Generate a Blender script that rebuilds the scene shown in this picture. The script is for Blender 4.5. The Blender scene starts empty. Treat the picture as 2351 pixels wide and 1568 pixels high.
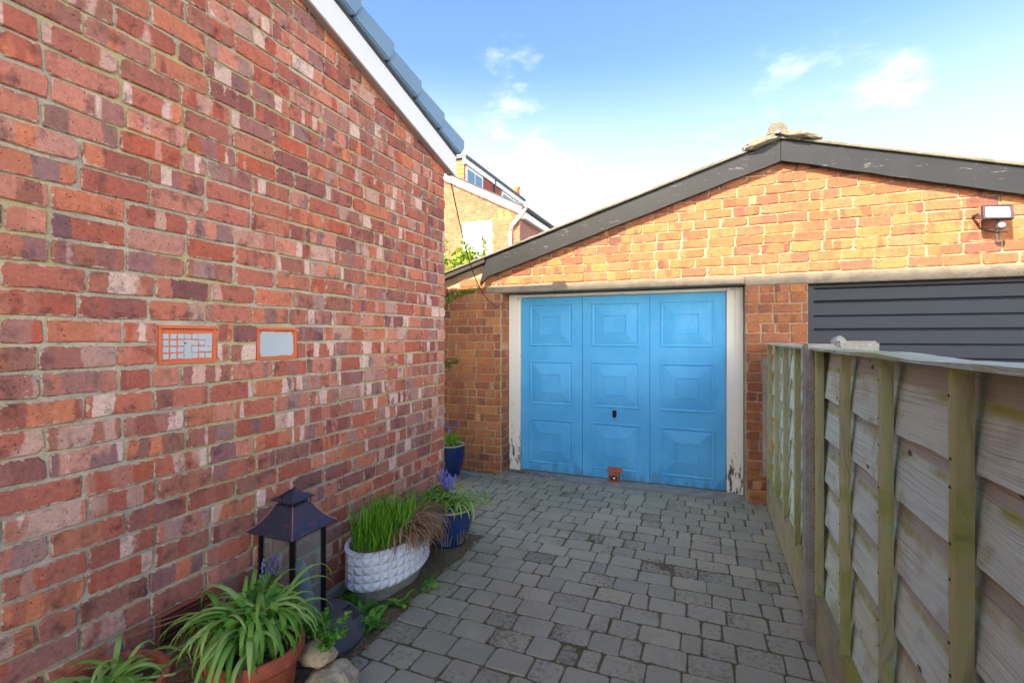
import bpy, bmesh, math, random
from mathutils import Vector, Matrix, noise as mnoise
R = math.radians
random.seed(7)
sc = bpy.context.scene
col = sc.collection

# ------------------------------------------------------------------ camera, sky, sun, exposure
F, CX, HY, CAMZ = 1115.0, 1175.5, 774.0, 1.45          # in pixels of a 2351 x 1568 copy of the photograph
TH = math.atan(450 / F)                                # the camera looks 22 degrees left of the garage's normal
CT, ST = math.cos(TH), math.sin(TH)
cam_d = bpy.data.cameras.new('camera')
cam_d.sensor_width = 36; cam_d.lens = 36 * F / 2351
cam_d.shift_y = -(784 - HY) / 2351
cam_d.clip_end = 2000; cam_d.clip_start = 0.02
cam = bpy.data.objects.new('camera', cam_d); col.objects.link(cam)
cam.location = (0, 0, CAMZ); cam.rotation_euler = (R(90), 0, TH)
sc.camera = cam

SUN = Vector((-0.33, -0.80, 0.68)).normalized()        # direction towards the sun
SUN_EL = math.asin(SUN.z); SUN_AZ = math.atan2(SUN.x, SUN.y)
sun_d = bpy.data.lights.new('sun', 'SUN'); sun_d.energy = 2.0; sun_d.angle = R(0.53); sun_d.color = (1.0, 0.86, 0.66)
sun = bpy.data.objects.new('sun', sun_d); col.objects.link(sun)
sun.rotation_euler = SUN.to_track_quat('Z', 'Y').to_euler(); sun.location = SUN * 50
sc.view_settings.view_transform = 'Standard'; sc.view_settings.look = 'None'
sc.view_settings.gamma = 1; sc.view_settings.use_curve_mapping = False
sc.view_settings.exposure = 3.1
sc.cycles.use_denoising = True
sc.cycles.max_bounces = 8; sc.cycles.diffuse_bounces = 5; sc.cycles.transparent_max_bounces = 12

# ------------------------------------------------------------------ node helpers
def lin(c):
    c = c / 255.0
    return c / 12.92 if c <= 0.04045 else ((c + 0.055) / 1.055) ** 2.4
def C(r, g, b): return (lin(r), lin(g), lin(b), 1)

class G:
    """a small wrapper round a node tree"""
    def __init__(s, nt): s.nt = nt
    def n(s, typ, props=None, ins=None, out=0):
        nd = s.nt.nodes.new(typ)
        for k, v in (props or {}).items(): setattr(nd, k, v)
        for k, v in (ins or {}).items():
            sock = nd.inputs[k]
            if isinstance(v, bpy.types.NodeSocket): s.nt.links.new(v, sock)
            else: sock.default_value = v
        return nd.outputs[out]
    def m(s, op, a, b=0.0, c=0.0, clamp=False):
        return s.n('ShaderNodeMath', {'operation': op, 'use_clamp': clamp}, {0: a, 1: b, 2: c})
    def vm(s, op, a, b=(0, 0, 0)):
        return s.n('ShaderNodeVectorMath', {'operation': op}, {0: a, 1: b})
    def noise(s, vec, scale, detail=3, rough=0.55, w=None, out=0):
        nd = s.nt.nodes.new('ShaderNodeTexNoise')
        s.nt.links.new(vec, nd.inputs['Vector'])
        nd.inputs['Scale'].default_value = scale; nd.inputs['Detail'].default_value = detail; nd.inputs['Roughness'].default_value = rough
        return nd.outputs[out]
    def ss(s, v, lo, hi):                     # smoothstep 0..1
        return s.n('ShaderNodeMapRange', {'interpolation_type': 'SMOOTHSTEP', 'clamp': True}, {0: v, 1: lo, 2: hi, 3: 0.0, 4: 1.0})
    def mix(s, f, a, b, mode='MIX'):
        nd = s.nt.nodes.new('ShaderNodeMix'); nd.data_type = 'RGBA'; nd.blend_type = mode
        for k, v in ((0, f), (6, a), (7, b)):
            if isinstance(v, bpy.types.NodeSocket): s.nt.links.new(v, nd.inputs[k])
            else: nd.inputs[k].default_value = v
        return nd.outputs[2]
    def ramp(s, v, stops, interp='LINEAR'):
        nd = s.nt.nodes.new('ShaderNodeValToRGB'); s.nt.links.new(v, nd.inputs[0])
        cr = nd.color_ramp; cr.interpolation = interp
        while len(cr.elements) < len(stops): cr.elements.new(0.5)
        for e, (p, c) in zip(cr.elements, stops): e.position = p; e.color = c
        return nd.outputs[0]
    def pos(s): return s.n('ShaderNodeNewGeometry')
    def obj(s): return s.n('ShaderNodeTexCoord', out=3)
    def uv(s): return s.n('ShaderNodeTexCoord', out=2)
    def orand(s): return s.n('ShaderNodeObjectInfo', out=5)
    def sep(s, v):
        nd = s.nt.nodes.new('ShaderNodeSeparateXYZ'); s.nt.links.new(v, nd.inputs[0]); return nd.outputs
    def comb(s, x, y, z): return s.n('ShaderNodeCombineXYZ', None, {0: x, 1: y, 2: z})
    def bump(s, h, strength=0.3, dist=0.01, normal=None):
        ins = {'Height': h, 'Strength': strength, 'Distance': dist}
        if normal is not None: ins['Normal'] = normal
        return s.n('ShaderNodeBump', None, ins)

def mat(name, fn):
    m = bpy.data.materials.new(name); m.use_nodes = True
    g = G(m.node_tree)
    b = m.node_tree.nodes['Principled BSDF']
    b.inputs['Specular IOR Level'].default_value = 0.3
    r = fn(g, b) or {}
    for k, v in r.items():
        if isinstance(v, bpy.types.NodeSocket): m.node_tree.links.new(v, b.inputs[k])
        else: b.inputs[k].default_value = v
    return m

# ------------------------------------------------------------------ world: physical sky with thin cloud
w = bpy.data.worlds.new('World'); sc.world = w; w.use_nodes = True
wg = G(w.node_tree); bg = w.node_tree.nodes['Background']
sky = w.node_tree.nodes.new('ShaderNodeTexSky'); sky.sky_type = 'NISHITA'; sky.sun_disc = False
sky.sun_elevation = SUN_EL; sky.sun_rotation = SUN_AZ
sky.air_density = 1.0; sky.dust_density = 0.6; sky.ozone_density = 1.5
vec = wg.n('ShaderNodeTexCoord', out=0)
sx, sy_, sz = wg.sep(vec)
zc = wg.m('MAXIMUM', sz, 0.0)
den = wg.m('ADD', zc, 0.16)
cp = wg.comb(wg.m('DIVIDE', sx, den), wg.m('DIVIDE', sy_, den), 0.0)
n1 = wg.noise(wg.vm('ADD', cp, (9.1, 2.4, 4.7)), 1.25, 7, 0.56)
n2 = wg.noise(wg.vm('ADD', cp, (1.3, 0.2, 5.5)), 3.2, 6, 0.6)
cl = wg.m('ADD', wg.m('MULTIPLY', n1, 0.6), wg.m('MULTIPLY', n2, 0.4))
low = wg.ss(sz, 0.46, 0.12)                              # more cloud towards the horizon
cov = wg.m('ADD', cl, wg.m('MULTIPLY', low, 0.095))
cfac = wg.m('MULTIPLY', wg.ss(cov, 0.545, 0.74), 0.75)
dot = wg.n('ShaderNodeVectorMath', {'operation': 'DOT_PRODUCT'}, {0: vec, 1: tuple(SUN)}, 'Value')
ph = wg.m('POWER', wg.m('MULTIPLY', wg.m('ADD', dot, 1.0), 0.5), 2.2)     # cloud and haze scatter more light towards the sun's side
hz1 = wg.m('MULTIPLY', wg.ss(sz, 0.50, 0.18), 0.8); hz2 = wg.m('MULTIPLY', wg.ss(sz, 0.27, 0.06), 0.9)
skyc = wg.mix(1.0, sky.outputs[0], (0.345, 0.395, 0.465, 1), 'MULTIPLY')
hv1 = wg.vm('SCALE', wg.comb(1.42, 1.50, 1.58)); hv2 = wg.vm('SCALE', wg.comb(2.8, 2.6, 2.3)); cv = wg.vm('SCALE', wg.comb(2.6, 2.45, 2.25))
for v_, a_, k_ in ((hv1, 0.72, 8.0), (hv2, 0.72, 7.0), (cv, 0.68, 8.0)):
    w.node_tree.links.new(wg.m('ADD', wg.m('MULTIPLY', ph, k_), a_), v_.node.inputs['Scale'])
c1 = wg.mix(hz1, skyc, hv1)
c1 = wg.mix(hz2, c1, hv2)
c2 = wg.mix(cfac, c1, cv)
w.node_tree.links.new(c2, bg.inputs['Color'])
bg.inputs['Strength'].default_value = 0.10

# ------------------------------------------------------------------ picture geometry: pixel -> ray -> point on a plane
def ray(x, y):
    u = (x - CX) / F; v = (HY - y) / F
    return Vector((-ST + CT * u, CT + ST * u, v))
def at(x, y, axis, val):
    d = ray(x, y); i = 'XYZ'.index(axis); c0 = (0, 0, CAMZ)[i]
    return Vector((0, 0, CAMZ)) + d * ((val - c0) / d[i])
def project(p):
    dx, dy, dz = p[0], p[1], p[2] - CAMZ
    dep = -dx * ST + dy * CT
    if dep < 0.05: return None
    return CX + F * (dx * CT + dy * ST) / dep, HY - F * dz / dep, dep

# ------------------------------------------------------------------ object helpers
WL = {}
def link(o, parent=None, wloc=(0, 0, 0)):
    col.objects.link(o); wloc = Vector(wloc); WL[o] = wloc
    if parent is not None:
        o.parent = parent; o.location = wloc - WL[parent]
    else: o.location = wloc
    return o
def tag(o, label=None, cat=None, group=None, kind=None):
    if label: o['label'] = label
    if cat: o['category'] = cat
    if group: o['group'] = group
    if kind: o['kind'] = kind
    return o
def thing(name, label, cat, loc=(0, 0, 0), group=None):
    o = bpy.data.objects.new(name, None); o.empty_display_size = 0.1
    return tag(link(o, None, loc), label, cat, group)

class MB:
    """collects geometry in world coordinates, built as ONE mesh object"""
    def __init__(s): s.v = []; s.f = []; s.uvs = None; s.smooth = False
    def quad(s, *p):
        i = len(s.v); s.v += [Vector(q) for q in p]; s.f.append(tuple(range(i, i + len(p)))); return s
    def add(s, vs, fs):
        i = len(s.v); s.v += [Vector(q) for q in vs]; s.f += [tuple(i + k for k in f) for f in fs]; return s
    def box(s, a, b, rot=None, piv=None):
        x0, y0, z0 = a; x1, y1, z1 = b
        vs = [Vector(q) for q in ((x0,y0,z0),(x1,y0,z0),(x1,y1,z0),(x0,y1,z0),(x0,y0,z1),(x1,y0,z1),(x1,y1,z1),(x0,y1,z1))]
        if rot is not None:
            pv = Vector(piv) if piv is not None else (Vector(a) + Vector(b)) / 2
            vs = [rot @ (q - pv) + pv for q in vs]
        return s.add(vs, [(0,3,2,1),(4,5,6,7),(0,1,5,4),(1,2,6,5),(2,3,7,6),(3,0,4,7)])
    def prism(s, poly, ext):               # polygon (world points) extruded by a vector
        n = len(poly); e = Vector(ext); p = [Vector(q) for q in poly]
        return s.add(p + [q + e for q in p], [tuple(range(n))[::-1], tuple(range(n, 2 * n))] + [(i, (i+1) % n, n + (i+1) % n, n + i) for i in range(n)])
    def lathe(s, c, prof, n=32, cap=True, sx=1.0, sy=1.0, wob=0.0):
        c = Vector(c); i0 = len(s.v)
        for k, (r, z) in enumerate(prof):
            for j in range(n):
                a = 2 * math.pi * j / n
                rr = r * (1 + wob * math.sin(3 * a + k))
                s.v.append(c + Vector((rr * sx * math.cos(a), rr * sy * math.sin(a), z)))
        for k in range(len(prof) - 1):
            for j in range(n):
                a = i0 + k * n + j; b = i0 + k * n + (j + 1) % n
                s.f.append((a, b, b + n, a + n))
        if cap:
            s.f.append(tuple(i0 + j for j in range(n))[::-1]); m = i0 + (len(prof) - 1) * n
            s.f.append(tuple(m + j for j in range(n)))
        return s
    def tube(s, pts, r, n=6, taper=None):
        pts = [Vector(p) for p in pts]; i0 = len(s.v); m = len(pts)
        for k, p in enumerate(pts):
            t = (pts[min(k + 1, m - 1)] - pts[max(k - 1, 0)]).normalized()
            ref = Vector((0, 0, 1)) if abs(t.z) < 0.9 else Vector((1, 0, 0))
            a = t.cross(ref).normalized(); b = t.cross(a)
            rr = r if taper is None else r + (taper - r) * k / (m - 1)
            for j in range(n):
                g = 2 * math.pi * j / n
                s.v.append(p + (a * math.cos(g) + b * math.sin(g)) * rr)
        for k in range(m - 1):
            for j in range(n):
                q = i0 + k * n + j; e = i0 + k * n + (j + 1) % n
                s.f.append((q, e, e + n, q + n))
        s.f.append(tuple(i0 + j for j in range(n))); s.f.append(tuple(i0 + (m - 1) * n + j for j in range(n))[::-1])
        return s
    def strip(s, pts, width, side, fold=0.25, base=0.45):   # a tapering, slightly folded leaf along pts
        m = len(pts); i0 = len(s.v)
        for k, p in enumerate(pts):
            t = k / (m - 1)
            wv = width * (base + (1 - base) * min(1, t * 4)) * (1 - max(0, (t - 0.55) / 0.45) ** 1.6 * 0.94)
            d = (Vector(pts[min(k + 1, m - 1)]) - Vector(pts[max(k - 1, 0)])).normalized()
            sd = Vector(side); sd = (sd - d * sd.dot(d)).normalized(); up = sd.cross(d)
            s.v += [Vector(p) - sd * wv / 2 + up * wv * fold, Vector(p), Vector(p) + sd * wv / 2 + up * wv * fold]
        for k in range(m - 1):
            for j in (0, 1):
                a = i0 + 3 * k + j; s.f.append((a, a + 1, a + 4, a + 3))
        return s
    def build(s, name, m, parent=None, loc=None, smooth=None, bevel=0.0, seg=2, kind=None):
        if loc is None: loc = WL[parent] if parent is not None else Vector((0, 0, 0))
        loc = Vector(loc)
        me = bpy.data.meshes.new(name); me.from_pydata([q - loc for q in s.v], [], s.f); me.update()
        if bevel > 0:
            bm = bmesh.new(); bm.from_mesh(me)
            bmesh.ops.remove_doubles(bm, verts=bm.verts, dist=1e-5)
            es = [e for e in bm.edges if len(e.link_faces) == 2 and e.calc_face_angle(0) > 0.5]
            bmesh.ops.bevel(bm, geom=es, offset=bevel, segments=seg, affect='EDGES', clamp_overlap=True)
            bm.to_mesh(me); bm.free()
        if m is not None: me.materials.append(m)
        if smooth:
            for p in me.polygons: p.use_smooth = True
        o = bpy.data.objects.new(name, me)
        link(o, parent, loc)
        if kind: o['kind'] = kind
        return o
def rz(a): return Matrix.Rotation(a, 3, 'Z')

# ------------------------------------------------------------------ materials
def brick_mat(name, run, pal, pal2, cream, mortar, cream_t=0.63, band=9.0, soot=0.3):
    """fired clay: every brick its own tone, with kiss marks (bands) from the kiln, pits and mortar smears"""
    def fn(g, b):
        P = g.pos(); x, y, z = g.sep(P); r = x if run == 'X' else y
        at_ = g.n('ShaderNodeAttribute', {'attribute_name': 'rnd'}, out=2)
        rnd = g.m('FRACT', g.m('ADD', g.orand(), at_))
        rn2 = g.m('FRACT', g.m('MULTIPLY', rnd, 17.31)); rn3 = g.m('FRACT', g.m('MULTIPLY', rnd, 53.77))
        off = g.m('MULTIPLY', rnd, 80.0)
        wob = g.m('MULTIPLY', g.noise(P, 40, 2), 0.25)
        bv = g.comb(g.m('ADD', g.m('ADD', g.m('MULTIPLY', r, band), off), wob), g.m('MULTIPLY', z, 1.5), g.m('MULTIPLY', rnd, 31.0))
        bn = g.noise(bv, 1.0, 1.5, 0.4)
        bv2 = g.comb(g.m('ADD', g.m('MULTIPLY', r, band * 0.9), g.m('MULTIPLY', rnd, 133.0)), g.m('ADD', g.m('MULTIPLY', z, 0.9), wob), g.m('MULTIPLY', rnd, 11.0))
        cn = g.noise(bv2, 1.0, 1.0, 0.4)
        c0 = g.ramp(rnd, pal); c1 = g.ramp(rn2, pal2)
        n = len(pal)
        c = g.mix(g.ss(bn, 0.52, 0.56), c0, c1)
        c = g.mix(g.m('MULTIPLY', g.m('MULTIPLY', g.ss(cn, cream_t, cream_t + 0.03), g.ss(rn3, 0.25, 0.6)), 0.8), c, cream)
        sv = g.vm('ADD', P, g.comb(off, 0.0, off))
        st = g.noise(sv, 14, 4, 0.65)
        c = g.mix(g.m('MULTIPLY', g.ss(st, 0.5, 0.75), soot * 1.6), c, (0.07, 0.035, 0.035, 1))
        blo = g.noise(sv, 55, 4, 0.7)
        c = g.mix(g.m('MULTIPLY', g.ss(blo, 0.38, 0.7), 0.35), c, g.mix(1.0, c, (1.75, 1.6, 1.5, 1), 'MULTIPLY'))
        pit = g.noise(sv, 130, 2, 0.6); pits = g.ss(pit, 0.655, 0.70)
        c = g.mix(g.m('MULTIPLY', pits, 0.75), c, (0.035, 0.02, 0.018, 1))
        uvn = g.sep(g.uv())
        eu = g.m('MULTIPLY', g.m('SUBTRACT', 0.5, g.m('ABSOLUTE', uvn[0])), 0.2)
        ev = g.m('MULTIPLY', g.m('SUBTRACT', 0.5, g.m('ABSOLUTE', uvn[1])), 0.075)
        ed = g.m('MINIMUM', eu, ev)
        en = g.m('ADD', ed, g.m('MULTIPLY', g.m('SUBTRACT', g.noise(P, 34, 5, 0.7), 0.5), 0.042))
        c = g.mix(g.m('MULTIPLY', g.ss(en, 0.0022, -0.0006), 0.85), c, mortar)
        h = g.m('ADD', g.m('MULTIPLY', blo, 0.6), g.m('MULTIPLY', pits, -0.9))
        nrm = g.bump(h, 0.8, 0.005)
        nrm = g.bump(g.noise(sv, 22, 4), 0.5, 0.014, nrm)
        return {'Base Color': c, 'Normal': nrm, 'Roughness': 0.88}
    return mat(name, fn)
def mortar_mat(name, base, light, lichen, lich_t):
    def fn(g, b):
        P = g.pos()
        n1_ = g.noise(P, 90, 4, 0.7); n2_ = g.noise(P, 5, 4, 0.6); n3_ = g.noise(P, 2.2, 4, 0.6)
        c = g.mix(g.ss(n2_, 0.35, 0.65), base, light)
        c = g.mix(g.m('MULTIPLY', g.ss(n1_, 0.5, 0.72), 0.55), c, (0.07, 0.065, 0.06, 1))
        c = g.mix(g.m('MULTIPLY', g.ss(g.m('ADD', n3_, g.m('MULTIPLY', n2_, 0.3)), lich_t, lich_t + 0.12), 0.55), c, lichen)
        return {'Base Color': c, 'Normal': g.bump(g.m('ADD', n1_, g.noise(P, 30, 3)), 0.9, 0.006), 'Roughness': 0.95}
    return mat(name, fn)

pal_house = [(0.0, C(192, 112, 88)), (0.12, C(168, 94, 76)), (0.24, C(208, 136, 110)), (0.36, C(146, 94, 84)), (0.48, C(204, 122, 88)), (0.6, C(152, 104, 88)), (0.72, C(186, 108, 86)), (0.82, C(206, 146, 124)), (0.91, C(138, 90, 84)), (1.0, C(180, 98, 72))]
pal_house2 = [(0.0, C(124, 82, 80)), (0.18, C(190, 98, 70)), (0.34, C(148, 108, 104)), (0.5, C(212, 128, 90)), (0.64, C(130, 88, 78)), (0.8, C(212, 168, 146)), (1.0, C(120, 84, 86))]
M = {}
M['brick_house'] = brick_mat('red kiln brick', 'Y', pal_house, pal_house2, C(226, 196, 176), C(198, 184, 156), 0.625, 11.5, 0.46)
pal_gar = [(0.0, C(155, 96, 62)), (0.2, C(165, 108, 64)), (0.4, C(140, 83, 58)), (0.55, C(171, 114, 68)), (0.7, C(127, 77, 58)), (0.85, C(161, 106, 74)), (1.0, C(153, 95, 58))]
pal_gar2 = [(0.0, C(131, 76, 55)), (0.3, C(161, 102, 60)), (0.5, C(110, 70, 57)), (0.7, C(153, 102, 72)), (1.0, C(140, 81, 53))]
M['brick_garage'] = brick_mat('orange common brick', 'X', pal_gar, pal_gar2, C(196, 146, 108), C(180, 148, 116), 0.70, 8.0, 0.3)
M['mortar_house'] = mortar_mat('grey lime mortar', C(178, 168, 146), C(206, 194, 168), C(188, 174, 98), 0.61)
M['mortar_garage'] = mortar_mat('sandy mortar', C(164, 136, 106), C(184, 156, 124), C(150, 126, 90), 0.85)

def plain(name, c, rough=0.6, metallic=0.0, nz=20, amt=0.25, dark=0.6, bump=0.15, bdist=0.004, spec=0.3):
    """even coating with a little tonal drift and fine relief"""
    def fn(g, b):
        P = g.pos(); n_ = g.noise(P, nz, 4, 0.6)
        d = tuple(v * dark for v in c[:3]) + (1,)
        return {'Base Color': g.mix(g.m('MULTIPLY', g.ss(n_, 0.35, 0.75), amt), c, d), 'Roughness': rough, 'Metallic': metallic, 'Specular IOR Level': spec,
                'Normal': g.bump(g.noise(P, nz * 6, 3), bump, bdist)}
    return mat(name, fn)
def concrete(name, c, c2, moss=None, moss_t=0.6, grit=160):
    def fn(g, b):
        P = g.pos(); n_ = g.noise(P, 9, 4, 0.65); f = g.noise(P, grit, 3, 0.7)
        k = g.mix(g.ss(n_, 0.35, 0.68), c, c2)
        k = g.mix(g.m('MULTIPLY', g.ss(f, 0.5, 0.7), 0.5), k, (0.09, 0.085, 0.075, 1))
        k = g.mix(g.m('MULTIPLY', g.ss(f, 0.42, 0.3), 0.35), k, C(225, 215, 200))
        if moss is not None: k = g.mix(g.m('MULTIPLY', g.ss(g.noise(P, 3.5, 5, 0.6), moss_t, moss_t + 0.18), 0.8), k, moss)
        return {'Base Color': k, 'Roughness': 0.93, 'Normal': g.bump(g.m('ADD', f, n_), 0.6, 0.005)}
    return mat(name, fn)
M['lintel'] = concrete('lintel concrete', C(151, 137, 115), C(130, 118, 101), C(103, 89, 72), 0.62)
M['sill'] = concrete('sill concrete', C(158, 152, 138), C(132, 128, 116), C(84, 80, 52), 0.62)
M['post'] = concrete('post concrete', C(164, 156, 146), C(140, 133, 124), C(136, 134, 98), 0.66)
M['gravel_board'] = concrete('gravel board concrete', C(166, 156, 126), C(146, 138, 108), C(158, 152, 62), 0.50)
M['plinth'] = concrete('plinth concrete', C(170, 166, 154), C(148, 144, 132), C(110, 110, 80), 0.68)
M['stone'] = concrete('sandstone', C(206, 186, 148), C(176, 156, 120), C(120, 122, 76), 0.66, 70)
M['ridge'] = concrete('old ridge mortar', C(100, 95, 82), C(132, 122, 102), C(58, 55, 42), 0.5, 60)

def paver_fn(g, b):
    P = g.pos(); at_ = g.n('ShaderNodeAttribute', {'attribute_name': 'rnd'}, out=2)
    rnd = g.m('FRACT', g.m('ADD', g.orand(), at_))
    off = g.comb(g.m('MULTIPLY', rnd, 40.0), g.m('MULTIPLY', rnd, 90.0), 0.0)
    c = g.ramp(rnd, [(0, C(150, 147, 124)), (0.25, C(170, 163, 135)), (0.5, C(160, 155, 130)), (0.72, C(176, 167, 137)), (0.88, C(166, 157, 132)), (1, C(146, 143, 124))])
    fine = g.noise(P, 240, 3, 0.75); mid = g.noise(g.vm('ADD', P, off), 11, 4, 0.6); big = g.noise(P, 1.6, 4, 0.6)
    c = g.mix(g.m('MULTIPLY', g.ss(mid, 0.4, 0.72), 0.35), c, C(168, 162, 152))
    x, y, z = g.sep(P)
    gm = g.m('ADD', g.m('MULTIPLY', g.ss(x, -0.5, -1.6), 0.16), big)
    c = g.mix(g.m('MULTIPLY', g.ss(gm, 0.47, 0.72), 0.7), c, C(150, 146, 120))
    c = g.mix(g.m('MULTIPLY', g.ss(g.noise(P, 4, 5, 0.7), 0.56, 0.72), 0.30), c, C(184, 178, 166))
    c = g.mix(g.m('MULTIPLY', g.ss(fine, 0.5, 0.7), 0.45), c, (0.05, 0.05, 0.055, 1))
    c = g.mix(g.m('MULTIPLY', g.ss(fine, 0.42, 0.3), 0.35), c, C(190, 186, 180))
    dirt = g.ss(g.m('ADD', z, g.m('MULTIPLY', g.m('SUBTRACT', g.noise(P, 40, 5, 0.75), 0.5), 0.018)), -0.0005, -0.006)
    c = g.mix(g.m('MULTIPLY', dirt, 0.8), c, C(84, 72, 54))
    return {'Base Color': c, 'Roughness': 0.86, 'Normal': g.bump(g.m('ADD', fine, g.m('MULTIPLY', g.noise(P, 60, 3), 1.4)), 0.55, 0.004)}
M['paver'] = mat('tumbled concrete sett', paver_fn)
def soil_fn(g, b):
    P = g.pos(); n_ = g.noise(P, 60, 5, 0.7); m_ = g.noise(P, 4, 4)
    c = g.mix(g.ss(n_, 0.35, 0.7), C(86, 76, 56), C(126, 112, 86))
    c = g.mix(g.m('MULTIPLY', g.ss(m_, 0.48, 0.62), 0.6), c, C(80, 86, 40))
    return {'Base Color': c, 'Roughness': 0.97, 'Normal': g.bump(n_, 0.9, 0.01)}
M['soil'] = mat('joint soil', soil_fn)
def asphalt_fn(g, b):
    P = g.pos(); n_ = g.noise(P, 120, 4, 0.7)
    return {'Base Color': g.mix(g.ss(n_, 0.4, 0.7), (0.07, 0.07, 0.07, 1), (0.14, 0.135, 0.125, 1)), 'Roughness': 0.95, 'Normal': g.bump(n_, 0.5, 0.006)}
M['ground'] = mat('ground', asphalt_fn)

def wood_fn(tone):
    def fn(g, b):
        O = g.obj(); x, y, z = g.sep(O); rnd = g.orand()
        if tone != 'grey': y, z = z, y                     # a batten's grain runs upwards
        off = g.m('MULTIPLY', rnd, 30.0)
        v = g.comb(g.m('MULTIPLY', x, 3.0), g.m('ADD', g.m('MULTIPLY', y, 2.2), off), g.m('ADD', g.m('MULTIPLY', z, 26.0), off))
        warp = g.noise(g.comb(off, g.m('ADD', g.m('MULTIPLY', y, 2.5), off), g.m('MULTIPLY', z, 6.0)), 1.0, 2, 0.5)
        v2 = g.vm('ADD', v, g.comb(0.0, 0.0, g.m('MULTIPLY', warp, 1.4)))
        grain = g.noise(v2, 1.0, 5, 0.7)
        fg = g.noise(g.comb(x, g.m('ADD', g.m('MULTIPLY', y, 2.2), off), g.m('ADD', g.m('MULTIPLY', z, 260.0), g.m('MULTIPLY', warp, 11.0))), 1.0, 3, 0.6)
        blot = g.noise(g.comb(off, g.m('ADD', g.m('MULTIPLY', y, 4.0), off), g.m('MULTIPLY', z, 7.0)), 1.0, 4, 0.6)
        c = g.ramp(rnd, [(0, C(206, 224, 208)), (0.35, C(218, 230, 206)), (0.7, C(200, 218, 208)), (1, C(214, 222, 190))]) if tone == 'grey' else \
            g.ramp(rnd, [(0, C(186, 184, 132)), (0.5, C(172, 174, 124)), (1, C(190, 190, 148))])
        c = g.mix(g.m('MULTIPLY', g.ss(grain, 0.45, 0.7), 0.3), c, C(172, 164, 152))
        c = g.mix(g.m('MULTIPLY', g.ss(blot, 0.56, 0.68), 0.4), c, C(190, 160, 120))
        c = g.mix(g.m('MULTIPLY', g.ss(blot, 0.42, 0.3), 0.4), c, C(158, 154, 150))
        c = g.mix(g.m('MULTIPLY', g.ss(fg, 0.5, 0.68), 0.42), c, C(118, 108, 98))
        gz = g.m('ADD', z, g.m('MULTIPLY', g.noise(g.comb(off, g.m('MULTIPLY', y, 5.0), 0.0), 1.0, 3), 0.03))
        if tone == 'grey':                                 # sheltered brown head of every board, with an algae line under it
            shel = g.ss(gz, 0.152, 0.166)
            c = g.mix(g.m('MULTIPLY', shel, 0.55), c, C(152, 136, 122))
            alg = g.m('MULTIPLY', g.ss(gz, 0.126, 0.150), g.m('SUBTRACT', 1.0, g.ss(gz, 0.153, 0.166)))
            c = g.mix(g.m('MULTIPLY', alg, g.ss(g.noise(g.comb(off, g.m('MULTIPLY', y, 3.0), z), 2.0, 3), 0.35, 0.65)), c, C(158, 164, 74))
        P = g.pos(); pz = g.sep(P)[2]
        n3_ = g.noise(P, 4.5, 5, 0.65)
        lowg = g.m('ADD', n3_, g.m('MULTIPLY', g.ss(pz, 0.62, 0.26), 0.16))
        lowg = g.m('ADD', lowg, g.m('MULTIPLY', g.ss(pz, 1.33, 1.40), 0.14))
        if tone != 'grey': lowg = g.m('ADD', lowg, 0.05)
        c = g.mix(g.m('MULTIPLY', g.ss(lowg, 0.58, 0.74), 0.7), c, C(148, 156, 72))
        vk = g.n('ShaderNodeTexVoronoi', None, {'Vector': g.comb(off, g.m('MULTIPLY', g.m('ADD', y, off), 4.5), g.m('MULTIPLY', z, 9.0)), 'Scale': 1.0})
        c = g.mix(g.m('MULTIPLY', g.ss(vk, 0.10, 0.045), 0.85), c, C(58, 44, 36))
        return {'Base Color': c, 'Roughness': 0.85, 'Normal': g.bump(g.m('ADD', g.m('MULTIPLY', grain, 0.6), fg), 0.8, 0.005)}
    return fn
M['board'] = mat('weathered fence board', wood_fn('grey'))
M['batten'] = mat('green stained batten', wood_fn('batten'))

def paint_mat(name, c, under, t=0.70, nz=26, rough=0.5, stretch=(1, 1, 1), dark=None, streak=0.0):
    """paint that has flaked where the noise is high"""
    def fn(g, b):
        P = g.vm('MULTIPLY', g.pos(), stretch)
        n_ = g.noise(P, nz, 5, 0.7); m_ = g.noise(g.pos(), 3, 4)
        k = g.mix(g.m('MULTIPLY', g.ss(m_, 0.35, 0.7), 0.4), c, dark or tuple(v * 0.7 for v in c[:3]) + (1,))
        f = g.ss(n_, t, t + 0.03)
        k = g.mix(f, k, under)
        return {'Base Color': k, 'Roughness': g.m('ADD', rough, g.m('MULTIPLY', f, 0.35)), 'Normal': g.bump(g.m('SUBTRACT', g.noise(P, 60, 3), f), 0.25, 0.003)}
    return mat(name, fn)
M['barge_black'] = paint_mat('flaking black paint', C(27, 28, 30), C(90, 89, 84), 0.625, 13, 0.42, (0.7, 1, 3.6), C(41, 41, 44))
def jamb_fn(g, b):
    P = g.pos(); x, y, z = g.sep(P)
    n_ = g.noise(g.vm('MULTIPLY', P, (1, 1, 0.22)), 30, 5, 0.7)
    rot = g.ss(g.m('ADD', n_, g.m('MULTIPLY', g.ss(z, 0.75, 0.05), 0.16)), 0.66, 0.71)
    c = g.mix(g.m('MULTIPLY', g.noise(P, 6, 4), 0.35), C(234, 229, 214), C(210, 200, 176))
    c = g.mix(rot, c, C(92, 82, 68))
    return {'Base Color': c, 'Roughness': 0.6, 'Normal': g.bump(g.m('SUBTRACT', g.noise(P, 50, 3), rot), 0.3, 0.004)}
M['jamb'] = mat('cream paint going rotten', jamb_fn)
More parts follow.
